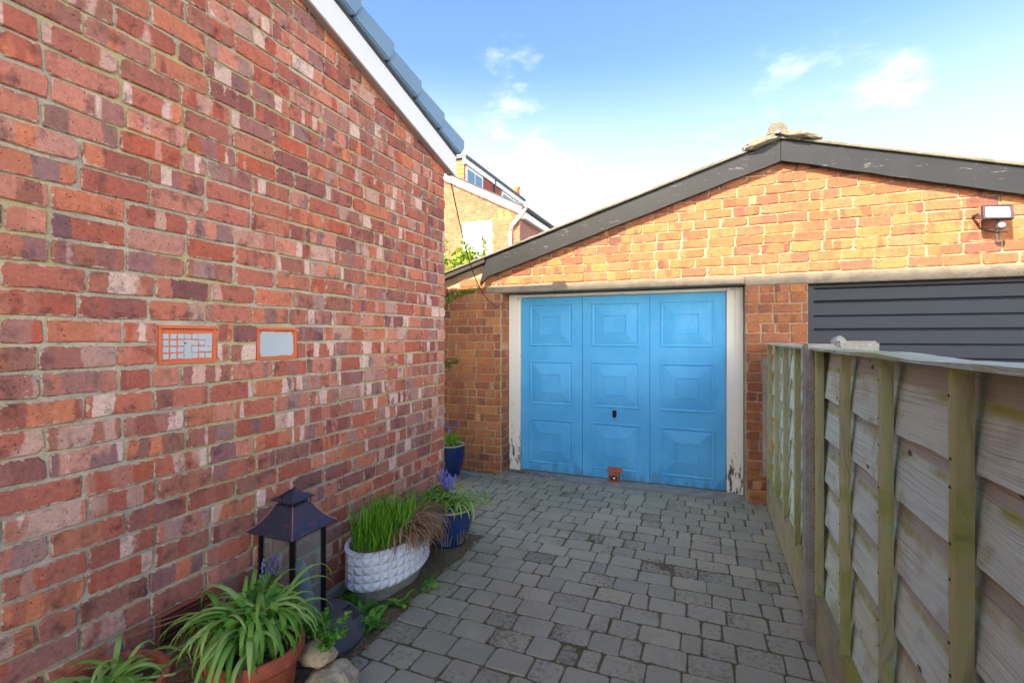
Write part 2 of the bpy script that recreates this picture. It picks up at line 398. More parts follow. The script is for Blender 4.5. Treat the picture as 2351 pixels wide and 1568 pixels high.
def blue_fn(g, b):
    P = g.pos(); n_ = g.noise(P, 2.4, 4, 0.6); s_ = g.noise(P, 28, 4, 0.75); m_ = g.noise(P, 5, 3)
    c = g.mix(g.ss(n_, 0.38, 0.66), C(78, 164, 212), C(92, 176, 222))
    c = g.mix(g.m('MULTIPLY', g.m('MULTIPLY', g.ss(s_, 0.60, 0.70), g.ss(m_, 0.48, 0.6)), 0.4), c, C(56, 130, 178))
    x, y, z = g.sep(P)
    dz = g.m('ADD', g.m('MULTIPLY', g.ss(z, 0.22, 0.0), 0.22), g.noise(g.vm('MULTIPLY', P, (1, 1, 0.3)), 14, 5, 0.7))
    c = g.mix(g.m('MULTIPLY', g.ss(dz, 0.60, 0.80), 0.45), c, C(70, 96, 104))
    c = g.mix(g.m('MULTIPLY', g.ss(g.noise(P, 90, 3, 0.7), 0.66, 0.70), 0.5), c, C(60, 104, 132))
    c = g.mix(g.m('MULTIPLY', g.ss(g.noise(P, 6, 5, 0.7), 0.52, 0.68), 0.10), c, C(148, 190, 216))
    return {'Base Color': c, 'Roughness': g.m('ADD', 0.45, g.m('MULTIPLY', s_, 0.25)), 'Normal': g.bump(g.m('ADD', g.noise(P, 3, 3), g.m('MULTIPLY', s_, 0.05)), 0.08, 0.02)}
M['blue'] = mat('sky blue door paint', blue_fn)
M['navy'] = plain('anthracite door coating', C(27, 34, 47), 0.42, 0, 5, 0.4, 0.7, 0.1)
M['navy_dark'] = plain('black gasket and dark openings', C(26, 26, 30), 0.6)  # black also fills vent slots and the unlit garage interior
M['upvc'] = plain('white upvc', C(238, 238, 236), 0.35, 0, 6, 0.12, 0.85, 0.03)
M['render'] = plain('white render', C(226, 222, 212), 0.9, 0, 5, 0.2, 0.9, 0.3)  # for the added house; white picked to bounce light onto the drive
M['soffit'] = plain('dull white soffit', C(206, 200, 188), 0.5, 0, 8, 0.25, 0.75, 0.05)
M['verge'] = plain('blue grey verge unit', C(122, 150, 170), 0.35, 0, 4, 0.3, 0.75, 0.08)
M['dark_plastic'] = plain('dark grey plastic', C(86, 88, 88), 0.55, 0, 9, 0.5, 0.7, 0.15)
M['roof_tile'] = plain('dark roof tile', C(74, 72, 72), 0.85, 0, 9, 0.5, 0.6, 0.4)
M['sheet'] = concrete('cement roof sheet', C(120, 114, 100), C(98, 94, 84), C(88, 84, 52), 0.5)
M['sheet_edge'] = plain('dark roof edge', C(58, 56, 52), 0.8, 0, 14, 0.5, 0.5, 0.4)
def terra_fn(g, b):
    P = g.pos(); n_ = g.noise(P, 10, 5, 0.65)
    c = g.mix(g.ss(n_, 0.35, 0.7), C(190, 100, 72), C(156, 78, 58))
    c = g.mix(g.m('MULTIPLY', g.ss(g.noise(P, 16, 5, 0.7), 0.58, 0.72), 0.5), c, C(206, 150, 124))
    return {'Base Color': c, 'Roughness': 0.85, 'Normal': g.bump(g.noise(P, 90, 3), 0.3, 0.004)}
M['terracotta'] = mat('terracotta', terra_fn)
M['airbrick'] = plain('orange airbrick clay', C(224, 118, 76), 0.7, 0, 14, 0.4, 0.75, 0.25)
M['airbrick_dark'] = plain('hollow of airbrick', C(96, 56, 42), 0.95)
M['pale_paint'] = paint_mat('pale grey blue paint', C(192, 200, 200), C(120, 104, 88), 0.68, 30, 0.6)
def lantern_fn(g, b):
    P = g.pos(); n_ = g.noise(g.vm('MULTIPLY', P, (1, 1, 3)), 16, 4, 0.7)
    c = g.mix(g.m('MULTIPLY', g.ss(n_, 0.5, 0.72), 0.55), C(62, 66, 82), C(122, 80, 76))
    return {'Base Color': c, 'Metallic': 0.35, 'Roughness': 0.42, 'Normal': g.bump(g.noise(P, 80, 3), 0.12, 0.003)}
M['lantern'] = mat('antique bronze', lantern_fn)
M['lantern_edge'] = plain('rubbed copper edge', C(196, 132, 116), 0.45, 0.3, 30, 0.6, 0.5)
M['black_metal'] = plain('black metal', C(20, 20, 22), 0.4)
def glass_fn(g, b):
    nt = g.nt; out = nt.nodes['Material Output']
    tr = nt.nodes.new('ShaderNodeBsdfTransparent'); tr.inputs[0].default_value = (0.93, 0.96, 0.95, 1)
    gl = nt.nodes.new('ShaderNodeBsdfGlossy'); gl.inputs['Roughness'].default_value = 0.04
    fr = g.m('MULTIPLY', g.m('POWER', g.n('ShaderNodeLayerWeight', None, {'Blend': 0.5}, 1), 4.0), 0.5)
    dust = nt.nodes.new('ShaderNodeBsdfDiffuse'); dust.inputs[0].default_value = (0.6, 0.64, 0.62, 1)
    mx = nt.nodes.new('ShaderNodeMixShader'); nt.links.new(g.m('ADD', fr, 0.02), mx.inputs[0]); nt.links.new(tr.outputs[0], mx.inputs[1]); nt.links.new(gl.outputs[0], mx.inputs[2])
    m2 = nt.nodes.new('ShaderNodeMixShader'); nt.links.new(g.m('MULTIPLY', g.noise(g.pos(), 6, 3), 0.16), m2.inputs[0]); nt.links.new(mx.outputs[0], m2.inputs[1]); nt.links.new(dust.outputs[0], m2.inputs[2])
    nt.links.new(m2.outputs[0], out.inputs[0])
M['glass'] = mat('dusty clear glass', glass_fn)
M['window_glass'] = plain('window glass', C(92, 128, 150), 0.08, 0, 2, 0.2, 0.7, 0.01, spec=0.8)
M['pipe'] = plain('pale grey green plastic', C(150, 178, 182), 0.45, 0, 12, 0.35, 0.8, 0.05)
M['white_planter'] = plain('white planter', C(226, 228, 230), 0.55, 0, 10, 0.3, 0.8, 0.1)
def navy_glaze(g, b):
    P = g.pos(); n_ = g.noise(P, 8, 4)
    c = g.mix(g.ss(n_, 0.35, 0.7), C(24, 46, 92), C(34, 66, 120))
    return {'Base Color': c, 'Roughness': 0.18, 'Specular IOR Level': 0.6, 'Normal': g.bump(n_, 0.08, 0.01)}
M['glaze'] = mat('blue glaze', navy_glaze)
M['gold'] = plain('buff glaze motif', C(150, 138, 98), 0.4)
M['buff'] = plain('unglazed buff rim', C(196, 170, 128), 0.7)
M['rust'] = plain('rust red metal', C(178, 102, 78), 0.5, 0.2, 30, 0.5, 0.6, 0.3)
M['rust_dark'] = plain('rusty nail', C(84, 58, 46), 0.8)
M['chrome'] = plain('bright metal', C(200, 196, 200), 0.25, 0.9)
def leaf_mat(name, a, b_, c_, trans=0.35, vein=True):
    def fn(g, b):
        P = g.pos(); at_ = g.n('ShaderNodeAttribute', {'attribute_name': 'rnd'}, out=2)
        rnd = g.m('FRACT', g.m('ADD', g.orand(), at_))
        n_ = g.noise(P, 25, 3)
        k = g.ramp(g.m('ADD', g.m('MULTIPLY', rnd, 0.75), g.m('MULTIPLY', n_, 0.3)), [(0.05, a), (0.5, b_), (0.95, c_)])
        nt = g.nt; tl = nt.nodes.new('ShaderNodeBsdfTranslucent'); nt.links.new(k, tl.inputs[0])
        mx = nt.nodes.new('ShaderNodeMixShader'); mx.inputs[0].default_value = trans
        nt.links.new(b.outputs[0], mx.inputs[1]); nt.links.new(tl.outputs[0], mx.inputs[2])
        nt.links.new(mx.outputs[0], nt.nodes['Material Output'].inputs[0])
        return {'Base Color': k, 'Roughness': 0.5, 'Specular IOR Level': 0.35}
    return mat(name, fn)
M['strap'] = leaf_mat('strap leaf', C(106, 152, 54), C(142, 186, 78), C(186, 212, 124))
M['shoot'] = leaf_mat('fresh green shoot', C(88, 140, 28), C(112, 172, 36), C(150, 196, 64), 0.4)
M['fern'] = leaf_mat('ferny leaf', C(64, 118, 40), C(94, 156, 51), C(143, 192, 67))
M['hedge'] = leaf_mat('golden hedge leaf', C(66, 104, 22), C(120, 150, 30), C(176, 184, 60), 0.3)
M['ivy'] = leaf_mat('small ivy leaf', C(62, 96, 30), C(120, 146, 50), C(170, 180, 90))
M['straw'] = leaf_mat('dead straw', C(126, 92, 66), C(160, 122, 90), C(206, 174, 132), 0.2)
M['bell'] = leaf_mat('violet blue bell', C(84, 92, 190), C(120, 124, 214), C(160, 160, 230), 0.3)
M['stem'] = plain('green stem', C(92, 120, 60), 0.6)
M['wood_stem'] = plain('brown stem', C(92, 74, 54), 0.9)
M['cable'] = plain('dark twisted cable', C(64, 54, 48), 0.8)
M['tarp'] = plain('pale turquoise plastic', C(120, 152, 156), 0.5, 0, 25, 0.6, 0.6, 0.3)
M['lamp_face'] = plain('floodlight glass', C(236, 236, 236), 0.15, 0, 4, 0.1, 0.9, 0.02)
M['bronze_plastic'] = plain('dark bronze casing', C(74, 62, 64), 0.5)
M['far_brick'] = brick_mat('buff house brick', 'X', [(0, C(153, 110, 75)), (0.5, C(141, 92, 65)), (1, C(156, 115, 84))], [(0, C(135, 87, 61)), (1, C(149, 104, 75))], C(163, 132, 104), C(153, 127, 101), 0.75, 5, 0.2)
M['far_mortar'] = mortar_mat('far mortar', C(153, 122, 92), C(159, 130, 101), C(146, 116, 86), 0.9)
M['hung_tile'] = plain('red hung tile', C(168, 92, 78), 0.8, 0, 12, 0.5, 0.7)
M['chimney'] = plain('chimney pot clay', C(206, 120, 72), 0.8)

# ------------------------------------------------------------------ bricks
BR = {}
def brick_mesh(L, H, seed, m, depth=0.022, proud=0.0095):
    """one brick: uneven outline, worn arris, 48 triangles; x along the course, -y outwards"""
    key = (round(L, 2), seed, m.name, depth)
    if key in BR: return BR[key]
    rr = random.Random(seed * 977 + int(L * 1000))
    hx, hz = L / 2, H / 2
    j = lambda a: rr.uniform(-a, a)
    def cc(): return rr.choice((0.003, 0.005, 0.007, 0.015)) * rr.uniform(0.7, 1.3)
    c = [cc() for _ in range(4)]
    out = [(-hx + c[0], -hz + j(.0035)), (j(.3) * hx, -hz + j(.005)), (hx - c[1], -hz + j(.0035)), (hx + j(.0035), -hz + c[1]),
           (hx + j(.0035), hz - c[2]), (hx - c[2], hz + j(.0035)), (j(.3) * hx, hz + j(.005)), (-hx + c[3], hz + j(.0035)), (-hx + j(.0035), hz - c[3]), (-hx + j(.0035), -hz + c[0])]
    n = len(out); vs = []; uvs = []
    ins = 0.0035
    for (x, z) in out:
        vs.append((x - math.copysign(ins, x), -proud + j(.0012), z - math.copysign(ins, z)))
    for (x, z) in out: vs.append((x, -proud + 0.0045, z))
    for (x, z) in out: vs.append((x, depth, z))
    fs = [tuple(range(n))]
    for k in (0, 1):
        fs += [(k * n + i, (k + 1) * n + i, (k + 1) * n + (i + 1) % n, k * n + (i + 1) % n) for i in range(n)]
    me = bpy.data.meshes.new('brick'); me.from_pydata(vs, [], fs); me.update()
    uvl = me.uv_layers.new(name='UVMap')
    for lp in me.loops:
        v = me.vertices[lp.vertex_index].co
        uvl.data[lp.index].uv = (v.x / L, v.z / H)
    me.materials.append(m)
    BR[key] = me
    return me
def join_meshes(name, items, m, parent, loc, kind='stuff', rot=0.0):
    """items: (mesh, world location, z rotation) -> ONE mesh with a random number per piece"""
    loc = Vector(loc); vs = []; fs = []; uvs = []; rn = []
    for me, p, a in items:
        i0 = len(vs); mt = Matrix.Rotation(a, 3, 'Z'); rv = random.random()
        vs += [mt @ v.co + Vector(p) - loc for v in me.vertices]
        rn += [rv] * len(me.vertices)
        uvl = me.uv_layers[0].data if me.uv_layers else None
        for pl in me.polygons:
            fs.append(tuple(i0 + k for k in pl.vertices))
            if uvl: uvs += [tuple(uvl[l].uv) for l in pl.loop_indices]
    nm = bpy.data.meshes.new(name); nm.from_pydata(vs, [], fs); nm.update()
    if uvs:
        ul = nm.uv_layers.new(name='UVMap')
        for k, q in enumerate(uvs): ul.data[k].uv = q
    at_ = nm.attributes.new('rnd', 'FLOAT', 'POINT'); at_.data.foreach_set('value', rn)
    nm.materials.append(m)
    o = bpy.data.objects.new(name, nm); link(o, parent, loc); o['kind'] = kind
    return o
def shown(p, size):
    """how large a piece shows in the picture (0 when outside the frame)"""
    q = project(p)
    if q is None: return 0.0
    x, y, d = q; mg = size * F / d / 2
    if x < -mg or x > 2351 + mg or y < -mg or y > 1568 + mg: return 0.0
    return size / d
def lay(bricks, m, parent, limit=300, name='brick'):
    """bricks: list of (L, H, seed, world pos, rot z[, depth]). The largest in view become parts, the rest one joined part."""
    sc_ = sorted(range(len(bricks)), key=lambda i: -shown(bricks[i][3], bricks[i][0]))
    keep = set(i for i in sc_[:limit] if shown(bricks[i][3], bricks[i][0]) > 0); rest = []
    for i, b in enumerate(bricks):
        dep = b[5] if len(b) > 5 else 0.022
        me = brick_mesh(b[0], b[1], b[2], m, dep)
        if i in keep:
            o = bpy.data.objects.new(name, me); link(o, parent, b[3]); o.rotation_euler.z = b[4]
            o.rotation_euler.y = random.gauss(0, 0.006); o.location += rz(b[4]) @ Vector((0, random.gauss(0, 0.0014), 0))
        else: rest.append((me, b[3], b[4]))
    if rest: join_meshes('far_bricks', rest, m, parent, WL[parent])
def courses(a0, a1, z0, zfun, ch, pitch, H, seed, header_every=0, half_p=0.05, skip=None, quant=True):
    """rows of bricks from a0 to a1 along the wall: yields (centre, L, z)"""
    rr = random.Random(seed); k = 0; z = z0
    while z < 8:
        off = (k % 2) * pitch / 2 + rr.uniform(-0.02, 0.02)
        p = a0 - off; any_ = False
        hd = header_every and k % header_every == header_every - 2
        while p < a1:
            L = pitch if rr.random() > half_p else pitch / 2
            if hd: L = pitch / 2
            s, e = max(p, a0), min(p + L, a1); p += L
            if e - s < 0.035: continue
            bl = e - s - 0.0105
            if quant: bl = round(bl, 2)
            if bl < 0.03: continue
            cz = z + ch / 2 + rr.uniform(-0.0015, 0.0015); c = (s + e) / 2
            if zfun(s) < z + ch or zfun(e) < z + ch: continue
            any_ = True
            if skip:
                for s2, e2 in skip(s, e, z, z + ch):
                    if e2 - s2 > 0.045: yield (s2 + e2) / 2, round(e2 - s2 - 0.0105, 2), cz
                continue
            yield c, bl, cz
        z += ch; k += 1
        if not any_: break

# ================================================================== GROUND
gm = MB(); gm.quad((-150, -150, -0.035), (150, -150, -0.035), (150, 150, -0.035), (-150, 150, -0.035))
go = gm.build('ground', M['ground']); go['kind'] = 'structure'
FX = 0.455                                                   # face of the fence line
drive = MB()
nx, ny = 60, 140
x0, x1, y0, y1 = -2.9, FX + 0.02, -1.98, 4.97
for j in range(ny + 1):
    for i in range(nx + 1):
        x = x0 + (x1 - x0) * i / nx; y = y0 + (y1 - y0) * j / ny
        h = -0.0048 + 0.0042 * mnoise.noise(Vector((x * 7, y * 7, 0)))
        if x < -1.5 and y < 3.2: h += 0.012 + 0.012 * mnoise.noise(Vector((x * 5, y * 5, 3)))
        drive.v.append(Vector((x, y, h)))
for j in range(ny):
    for i in range(nx):
        a = j * (nx + 1) + i; drive.f.append((a, a + 1, a + nx + 2, a + nx + 1))
driveway = drive.build('driveway', M['soil'], loc=(-1, 2, 0), smooth=True); driveway['kind'] = 'structure'

PV = {}
def paver_mesh(W, D, seed):
    key = (W, D, seed)
    if key in PV: return PV[key]
    rr = random.Random(seed * 31 + int(W * 1000)); hx, hy = W / 2, D / 2
    def ring(ins, z, jz=0.0):
        r_ = []
        c = [0.010 * rr2 for rr2 in cr]
        pts = [(-hx + c[0], -hy), (hx - c[1], -hy), (hx, -hy + c[1]), (hx, hy - c[2]), (hx - c[2], hy), (-hx + c[3], hy), (-hx, hy - c[3]), (-hx, -hy + c[0])]
        for q, (x, y) in enumerate(pts):
            r_.append((x * (1 - ins / hx) + jit[q][0], y * (1 - ins / hy) + jit[q][1], z))
        return r_
    cr = [rr.uniform(0.5, 1.6) for _ in range(4)]
    jit = [(rr.uniform(-.003, .003), rr.uniform(-.003, .003)) for _ in range(8)]
    vs = ring(0.006, 0.0) + ring(0.0008, -0.0048) + ring(0.0, -0.03)
    fs = [tuple(range(8))]
    for k in (0, 1): fs += [((k + 1) * 8 + i, (k + 1) * 8 + (i + 1) % 8, k * 8 + (i + 1) % 8, k * 8 + i) for i in range(8)]
    me = bpy.data.meshes.new('paver'); me.from_pydata(vs, [], fs); me.update(); me.materials.append(M['paver'])
    for p in me.polygons: p.use_smooth = False
    PV[key] = me
    return me
pav = []; rr = random.Random(5); row = 0.146; y = 4.715 - row
while y > -1.95:
    yc = y + row / 2
    xl = -1.50 if yc < 2.2 else (-1.62 if yc < 3.12 else -2.80)
    x = xl - rr.uniform(0, 0.12)
    while x < FX - 0.01:
        W = rr.choice((0.098, 0.146, 0.146, 0.194, 0.194)); s, e = max(x, xl + rr.uniform(-.0, .02)), min(x + W, FX + 0.015); x += W
        if e - s < 0.04: continue
        Wq = round(e - s - 0.004, 3)
        pav.append((Wq, row - 0.004, rr.randrange(6), Vector(((s + e) / 2, yc + rr.uniform(-.003, .003), rr.gauss(0, 0.0014))), rr.gauss(0, 0.012)))
    y -= row
order = sorted(range(len(pav)), key=lambda i: -shown(pav[i][3], pav[i][0])); keep = set(i for i in order[:300] if shown(pav[i][3], pav[i][0]) > 0)
rest = []
for i, (W, D, s, p, a) in enumerate(pav):
    me = paver_mesh(W, D, s)
    if i in keep:
        o = bpy.data.objects.new('paver', me); link(o, driveway, p); o.rotation_euler = (rr.gauss(0, 0.008), rr.gauss(0, 0.008), a)
    else: rest.append((me, p, a))
if rest: join_meshes('far_pavers', rest, M['paver'], driveway, WL[driveway])

# ================================================================== LEFT BUILDING (house extension)
WX = -1.95; WY1 = 3.39; CH = 0.0858
house = thing('brick_house', 'red brick house side wall with white bargeboard on the left of the driveway', 'house', (WX, 1.5, 0))
def verge_z(y): return 2.742 + 0.273 * (3.459 - y)              # underside line of the bargeboard
hw = MB()
hp = [(WX, -1.99, -0.03), (WX, WY1 - 0.004, -0.03), (WX, WY1 - 0.004, verge_z(WY1) + 0.14), (WX, -1.99, verge_z(-1.99) + 0.14)]
hw.prism(hp, (-4.5, 0, 0))
wall = hw.build('wall', M['mortar_house'], house)
AIR = [(1.211, 1.446, 1.345, 1.497), (1.648, 1.881, 1.343, 1.497), (1.206, 1.44, 0.245, 0.39)]
def skip_air(s, e, z0, z1):
    for a, b, c, d in AIR:
        if s < b - 0.01 and e > a + 0.01 and z0 < d - 0.02 and z1 > c + 0.02: return [(s, a), (b, e)]
    return [(s, e)]
zb = 1.340 - 16 * CH
hb = [(L, CH - 0.0108, random.randrange(24), Vector((WX, c, z)), R(90)) for c, L, z in courses(-1.98, WY1, zb, lambda q: verge_z(q) + 0.14, CH, 0.219, CH, 3, 0, 0.10, skip_air)]
lay(hb, M['brick_house'], wall, 300)

# verge: soffit box, white board, dry-verge units
sl = math.atan(0.273); cs, sn = math.cos(sl), math.sin(sl)
def vp(s, t, x): return Vector((x, 3.462 - s * cs - t * sn * 0, 2.742 + s * sn + t))
bb = MB(); L_ = 5.6
bb.prism([vp(0, 0.0, WX + 0.052), vp(L_, 0.0, WX + 0.052), vp(L_, 0.158, WX + 0.052), vp(0, 0.158, WX + 0.052)], (0.016, 0, 0)); bb.build('bargeboard', M['upvc'], house, bevel=0.002)
bb = MB(); bb.prism([vp(0.0, 0.012, WX - 0.01), vp(L_, 0.012, WX - 0.01), vp(L_, 0.020, WX - 0.01), vp(0.0, 0.020, WX - 0.01)], (0.0615, 0, 0)); bb.build('soffit', M['soffit'], house)
bb = MB(); bb.prism([vp(0.002, 0.158, WX + 0.02), vp(L_, 0.158, WX + 0.02), vp(L_, 0.180, WX + 0.02), vp(0.002, 0.180, WX + 0.02)], (0.052, 0, 0)); bb.build('verge_channel', M['dark_plastic'], house)
bb = MB(); bb.prism([vp(-0.06, 0.20, WX + 0.03), vp(L_, 0.20, WX + 0.03), vp(L_, 0.275, WX + 0.03), vp(-0.06, 0.275, WX + 0.03)], (-4.6, 0, 0)); bb.build('roof', M['roof_tile'], house)
UL = 0.327
unit = None
for k in range(17):
    s0 = -0.055 + k * UL
    h0, h1 = 0.166, 0.318
    a = MB()
    prof = [(s0 + 0.055, h0 + 0.006), (s0 + UL + 0.03, h0 + 0.010), (s0 + UL + 0.03, h1 - 0.018), (s0, h1), (s0, h0 + 0.085)]
    xo = WX + 0.118
    pts_o = [vp(s, t, xo - 0.020 * ((s - s0) / UL)) for s, t in prof]
    pts_t = [vp(s, t, WX - 0.02) for s, t in prof]
    n = 5
    a.add(pts_o + pts_t, [tuple(range(n))[::-1], tuple(range(n, 2 * n))] + [(i, (i + 1) % n, n + (i + 1) % n, n + i) for i in range(n)])
    a.build('verge_tile', M['verge'], house, bevel=0.008, seg=3, smooth=False)
# air bricks
def air_brick(a, b, c, d, kind):
    f = MB(); t = 0.013; xo = WX + 0.011
    for (y0_, y1_, z0_, z1_) in ((a, b, c, c + t), (a, b, d - t, d), (a, a + t, c + t, d - t), (b - t, b, c + t, d - t)):
        f.box((WX - 0.02, y0_, z0_), (xo, y1_, z1_))
    ab = f.build('air_brick', M['airbrick'] if kind != 'louvre' else M['terracotta'], house, bevel=0.0015)
    rr = random.Random(int(a * 1000))
    bk = MB(); bk.box((WX - 0.02, a + t, c + t), (WX + 0.0015, b - t, d - t)); bk.build('backing', M['airbrick'] if kind != 'louvre' else M['airbrick_dark'], ab)
    if kind == 'grid':
        nxx, nzz = 7, 4; pw = (b - a - 2 * t - 0.006) / nxx; ph = (d - c - 2 * t - 0.022) / nzz
        for i in range(nxx):
            for k in range(nzz):
                e = 0.0030 if i < 3 else rr.choice((0.0030, 0.0008, -0.001))
                e2 = 0.0030 if i < 3 else rr.choice((0.0030, 0.0008, -0.001))
                yy = a + t + 0.003 + i * pw; zz = c + t + 0.004 + k * ph
                pn = MB()
                n = 12; cy, cz = yy + pw / 2, zz + ph / 2; P_ = []
                for q in range(n):
                    an = 2 * math.pi * (q + 0.5) / n; ux, uz = math.cos(an), math.sin(an); m_ = max(abs(ux), abs(uz))
                    P_.append(Vector((WX + 0.0016, cy + ux / m_ * (pw / 2 - e) + rr.uniform(-.0012, .0012), cz + uz / m_ * (ph / 2 - e2) + rr.uniform(-.0012, .0012))))
                pn.prism(P_, (0.0022 + rr.uniform(0, .0006), 0, 0)); pn.build('painted_square', M['pale_paint'], ab)
    elif kind == 'solid':
        n = 26; P_ = []; cy, cz = (a + b) / 2, (c + d) / 2 - 0.003
        for q in range(n):
            an = 2 * math.pi * (q + 0.5) / n; ux, uz = math.cos(an), math.sin(an); m_ = max(abs(ux), abs(uz))
            P_.append(Vector((WX + 0.0016, cy + ux / m_ * ((b - a) / 2 - t - 0.004) + rr.uniform(-.003, .003), cz + uz / m_ * ((d - c) / 2 - t - 0.006) + rr.uniform(-.003, .003))))
        pn = MB(); pn.prism(P_, (0.0025, 0, 0)); pn.build('painted_panel', M['pale_paint'], ab)
    else:
        for k in range(5):
            zz = c + t + 0.006 + k * 0.0235
            lv = MB(); lv.box((WX - 0.004, a + t, zz), (WX + 0.014, b - t, zz + 0.006), Matrix.Rotation(R(35), 3, 'Y')); lv.build('louvre', M['airbrick_dark'], ab)
    return ab
o = air_brick(*AIR[0], 'grid'); o['label'] = 'terracotta air brick with a grid of pale painted squares'
o = air_brick(*AIR[1], 'solid'); o['label'] = 'terracotta air brick painted over in pale grey'
o = air_brick(*AIR[2], 'louvre'); o['label'] = 'low louvred terracotta air brick behind the leaves'
# concrete footing along the wall
ft = MB(); ft.box((WX, 0.2, -0.03), (WX + 0.03, WY1, 0.055)); ft.build('footing', M['plinth'], house, bevel=0.008)

# ================================================================== GARAGE
GY = 4.73; DY = 4.95
AX, AZ = 0.57, 3.12
gar = thing('double_garage', 'orange brick double garage with black bargeboards at the end of the driveway', 'garage', (0, GY, 0))
def roof_z(x): return AZ - (0.303 * (AX - x) if x < AX else 0.281 * (x - AX))
OL, OR_, OL2, OR2 = -2.037, 0.306, 0.781, 3.05                   # door openings
GL, GR = -2.775, 3.75
LZ0, LZ1 = 1.918, 1.995
gw = MB()
top = lambda x: (x, GY, roof_z(x) - 0.05)
gw.prism([(GL, GY, 1.92), (GR, GY, 1.92), top(GR), top(AX), top(GL)], (0, 0.2, 0))
gw.prism([(GL, GY, -0.03), (OL, GY, -0.03), (OL, GY, 1.92), (GL, GY, 1.92)], (0, 0.26, 0))
gw.prism([(OR_, GY, -0.03), (OL2, GY, -0.03), (OL2, GY, 1.92), (OR_, GY, 1.92)], (0, 0.26, 0))
gw.prism([(OR2, GY, -0.03), (GR, GY, -0.03), (GR, GY, 1.92), (OR2, GY, 1.92)], (0, 0.26, 0))
gw.box((GL, GY + 0.26, -0.03), (GL + 0.2, GY + 5.5, 2.05)); gw.box((GR - 0.2, GY + 0.26, -0.03), (GR, GY + 5.5, 2.05))
gwall = gw.build('wall', M['mortar_garage'], gar)
GCH = 0.0855; gz0 = 1.995 - 24 * GCH + 0.004
bl = []
hfun = lambda q: roof_z(q) - 0.045
def sk(a, b):
    return lambda s, e, z0_, z1_: False
for c, L, z in courses(GL, OL, gz0, lambda q: LZ1 + 0.02, GCH, 0.225, GCH, 11, 6, 0.08): bl.append((L, GCH - 0.0085, random.randrange(16), Vector((c, GY, z)), 0.0))
for c, L, z in courses(GL, OL + 0.0, LZ1 + 0.004, hfun, GCH, 0.225, GCH, 14, 0, 0.04): bl.append((L, GCH - 0.0085, random.randrange(16), Vector((c, GY, z)), 0.0))
for c, L, z in courses(OL, GR, LZ1 + 0.004, hfun, GCH, 0.2255, GCH, 12, 0, 0.04): bl.append((L, GCH - 0.0085, random.randrange(16), Vector((c, GY, z)), 0.0))
for c, L, z in courses(OR_, OL2, gz0, lambda q: LZ0 + 0.01, GCH, 0.225, GCH, 13, 0, 0.25): bl.append((L, GCH - 0.0085, random.randrange(16), Vector((c, GY, z)), 0.0))
for c, L, z in courses(OR2, GR, gz0, lambda q: LZ0 + 0.01, GCH, 0.225, GCH, 19, 0, 0.1): bl.append((L, GCH - 0.0085, random.randrange(16), Vector((c, GY, z)), 0.0))
for c, L, z in courses(GY + 0.004, DY + 0.03, gz0, lambda q: LZ0 + 0.01, GCH, 0.25, GCH, 17, 0, 0.3): bl.append((L, GCH - 0.0085, random.randrange(9), Vector((OL, c, z)), R(90), 0.012))
lay(bl, M['brick_garage'], gwall, 300)
lt = MB(); lt.box((-2.21, GY - 0.012, LZ0), (0.30, GY + 0.21, LZ1)); lt.build('lintel', M['lintel'], gar, bevel=0.006)
lt = MB(); lt.box((0.302, GY - 0.016, LZ0 - 0.018), (GR - 0.3, GY + 0.21, LZ1 - 0.006)); lt.build('lintel', M['lintel'], gar, bevel=0.006)
# sill
sm = MB(); sm.box((OL - 0.02, GY - 0.035, -0.03), (OR_ + 0.03, DY + 0.1, 0.009)); sm.build('sill', M['sill'], gar, bevel=0.006)
# blue door
DZ0, DZ1 = 0.016, 1.873; DX = [-1.888, -1.210, -0.532, 0.156]
dm = MB()
for k in range(3): dm.box((DX[k] + 0.0018, DY, DZ0), (DX[k + 1] - 0.0018, DY + 0.03, DZ1))
dm.box((DX[0], DY + 0.02, DZ0 + 0.002), (DX[3], DY + 0.034, DZ1 - 0.002))
door = dm.build('garage_door', M['blue'], gar, bevel=0.002); door['label'] = 'sky blue up-and-over garage door with nine moulded panels'
rows_z = [(0.099, 0.577), (0.729, 1.200), (1.352, 1.808)]
for k in range(3):
    for (za, zb_) in rows_z:
        xa, xb = DX[k] + 0.096, DX[k + 1] - 0.094
        cx_, cz_ = (xa + xb) / 2, (za + zb_) / 2; hw_, hh_ = (xb - xa) / 2, (zb_ - za) / 2
        rings = [(hw_, hh_, -0.0005), (hw_ - .006, hh_ - .006, .007), (hw_ - .016, hh_ - .016, .007), (hw_ - .024, hh_ - .024, .0008), (hw_ - .036, hh_ - .036, .0008), (hw_ - .042, hh_ - .042, .004), (0.106, 0.090, .019), (0.102, 0.086, .012)]
        p = MB(); vs = []
        for (a, b, d) in rings: vs += [(cx_ - a, DY - d, cz_ - b), (cx_ + a, DY - d, cz_ - b), (cx_ + a, DY - d, cz_ + b), (cx_ - a, DY - d, cz_ + b)]
        fs = []
        for q in range(len(rings) - 1): fs += [(q * 4 + i, q * 4 + (i + 1) % 4, q * 4 + 4 + (i + 1) % 4, q * 4 + 4 + i) for i in range(4)]
        q = (len(rings) - 1) * 4; fs.append((q, q + 1, q + 2, q + 3))
        p.add(vs, fs); p.build('panel', M['blue'], door)
hp_ = at(1411, 950, 'Y', DY)
h = MB(); h.prism([(hp_.x - .02, DY - .012, hp_.z + .04), (hp_.x + .022, DY - .012, hp_.z + .035), (hp_.x + .02, DY - .012, hp_.z - .02), (hp_.x + .006, DY - .012, hp_.z - .045), (hp_.x - .016, DY - .012, hp_.z - .02)], (0, 0.012, 0))
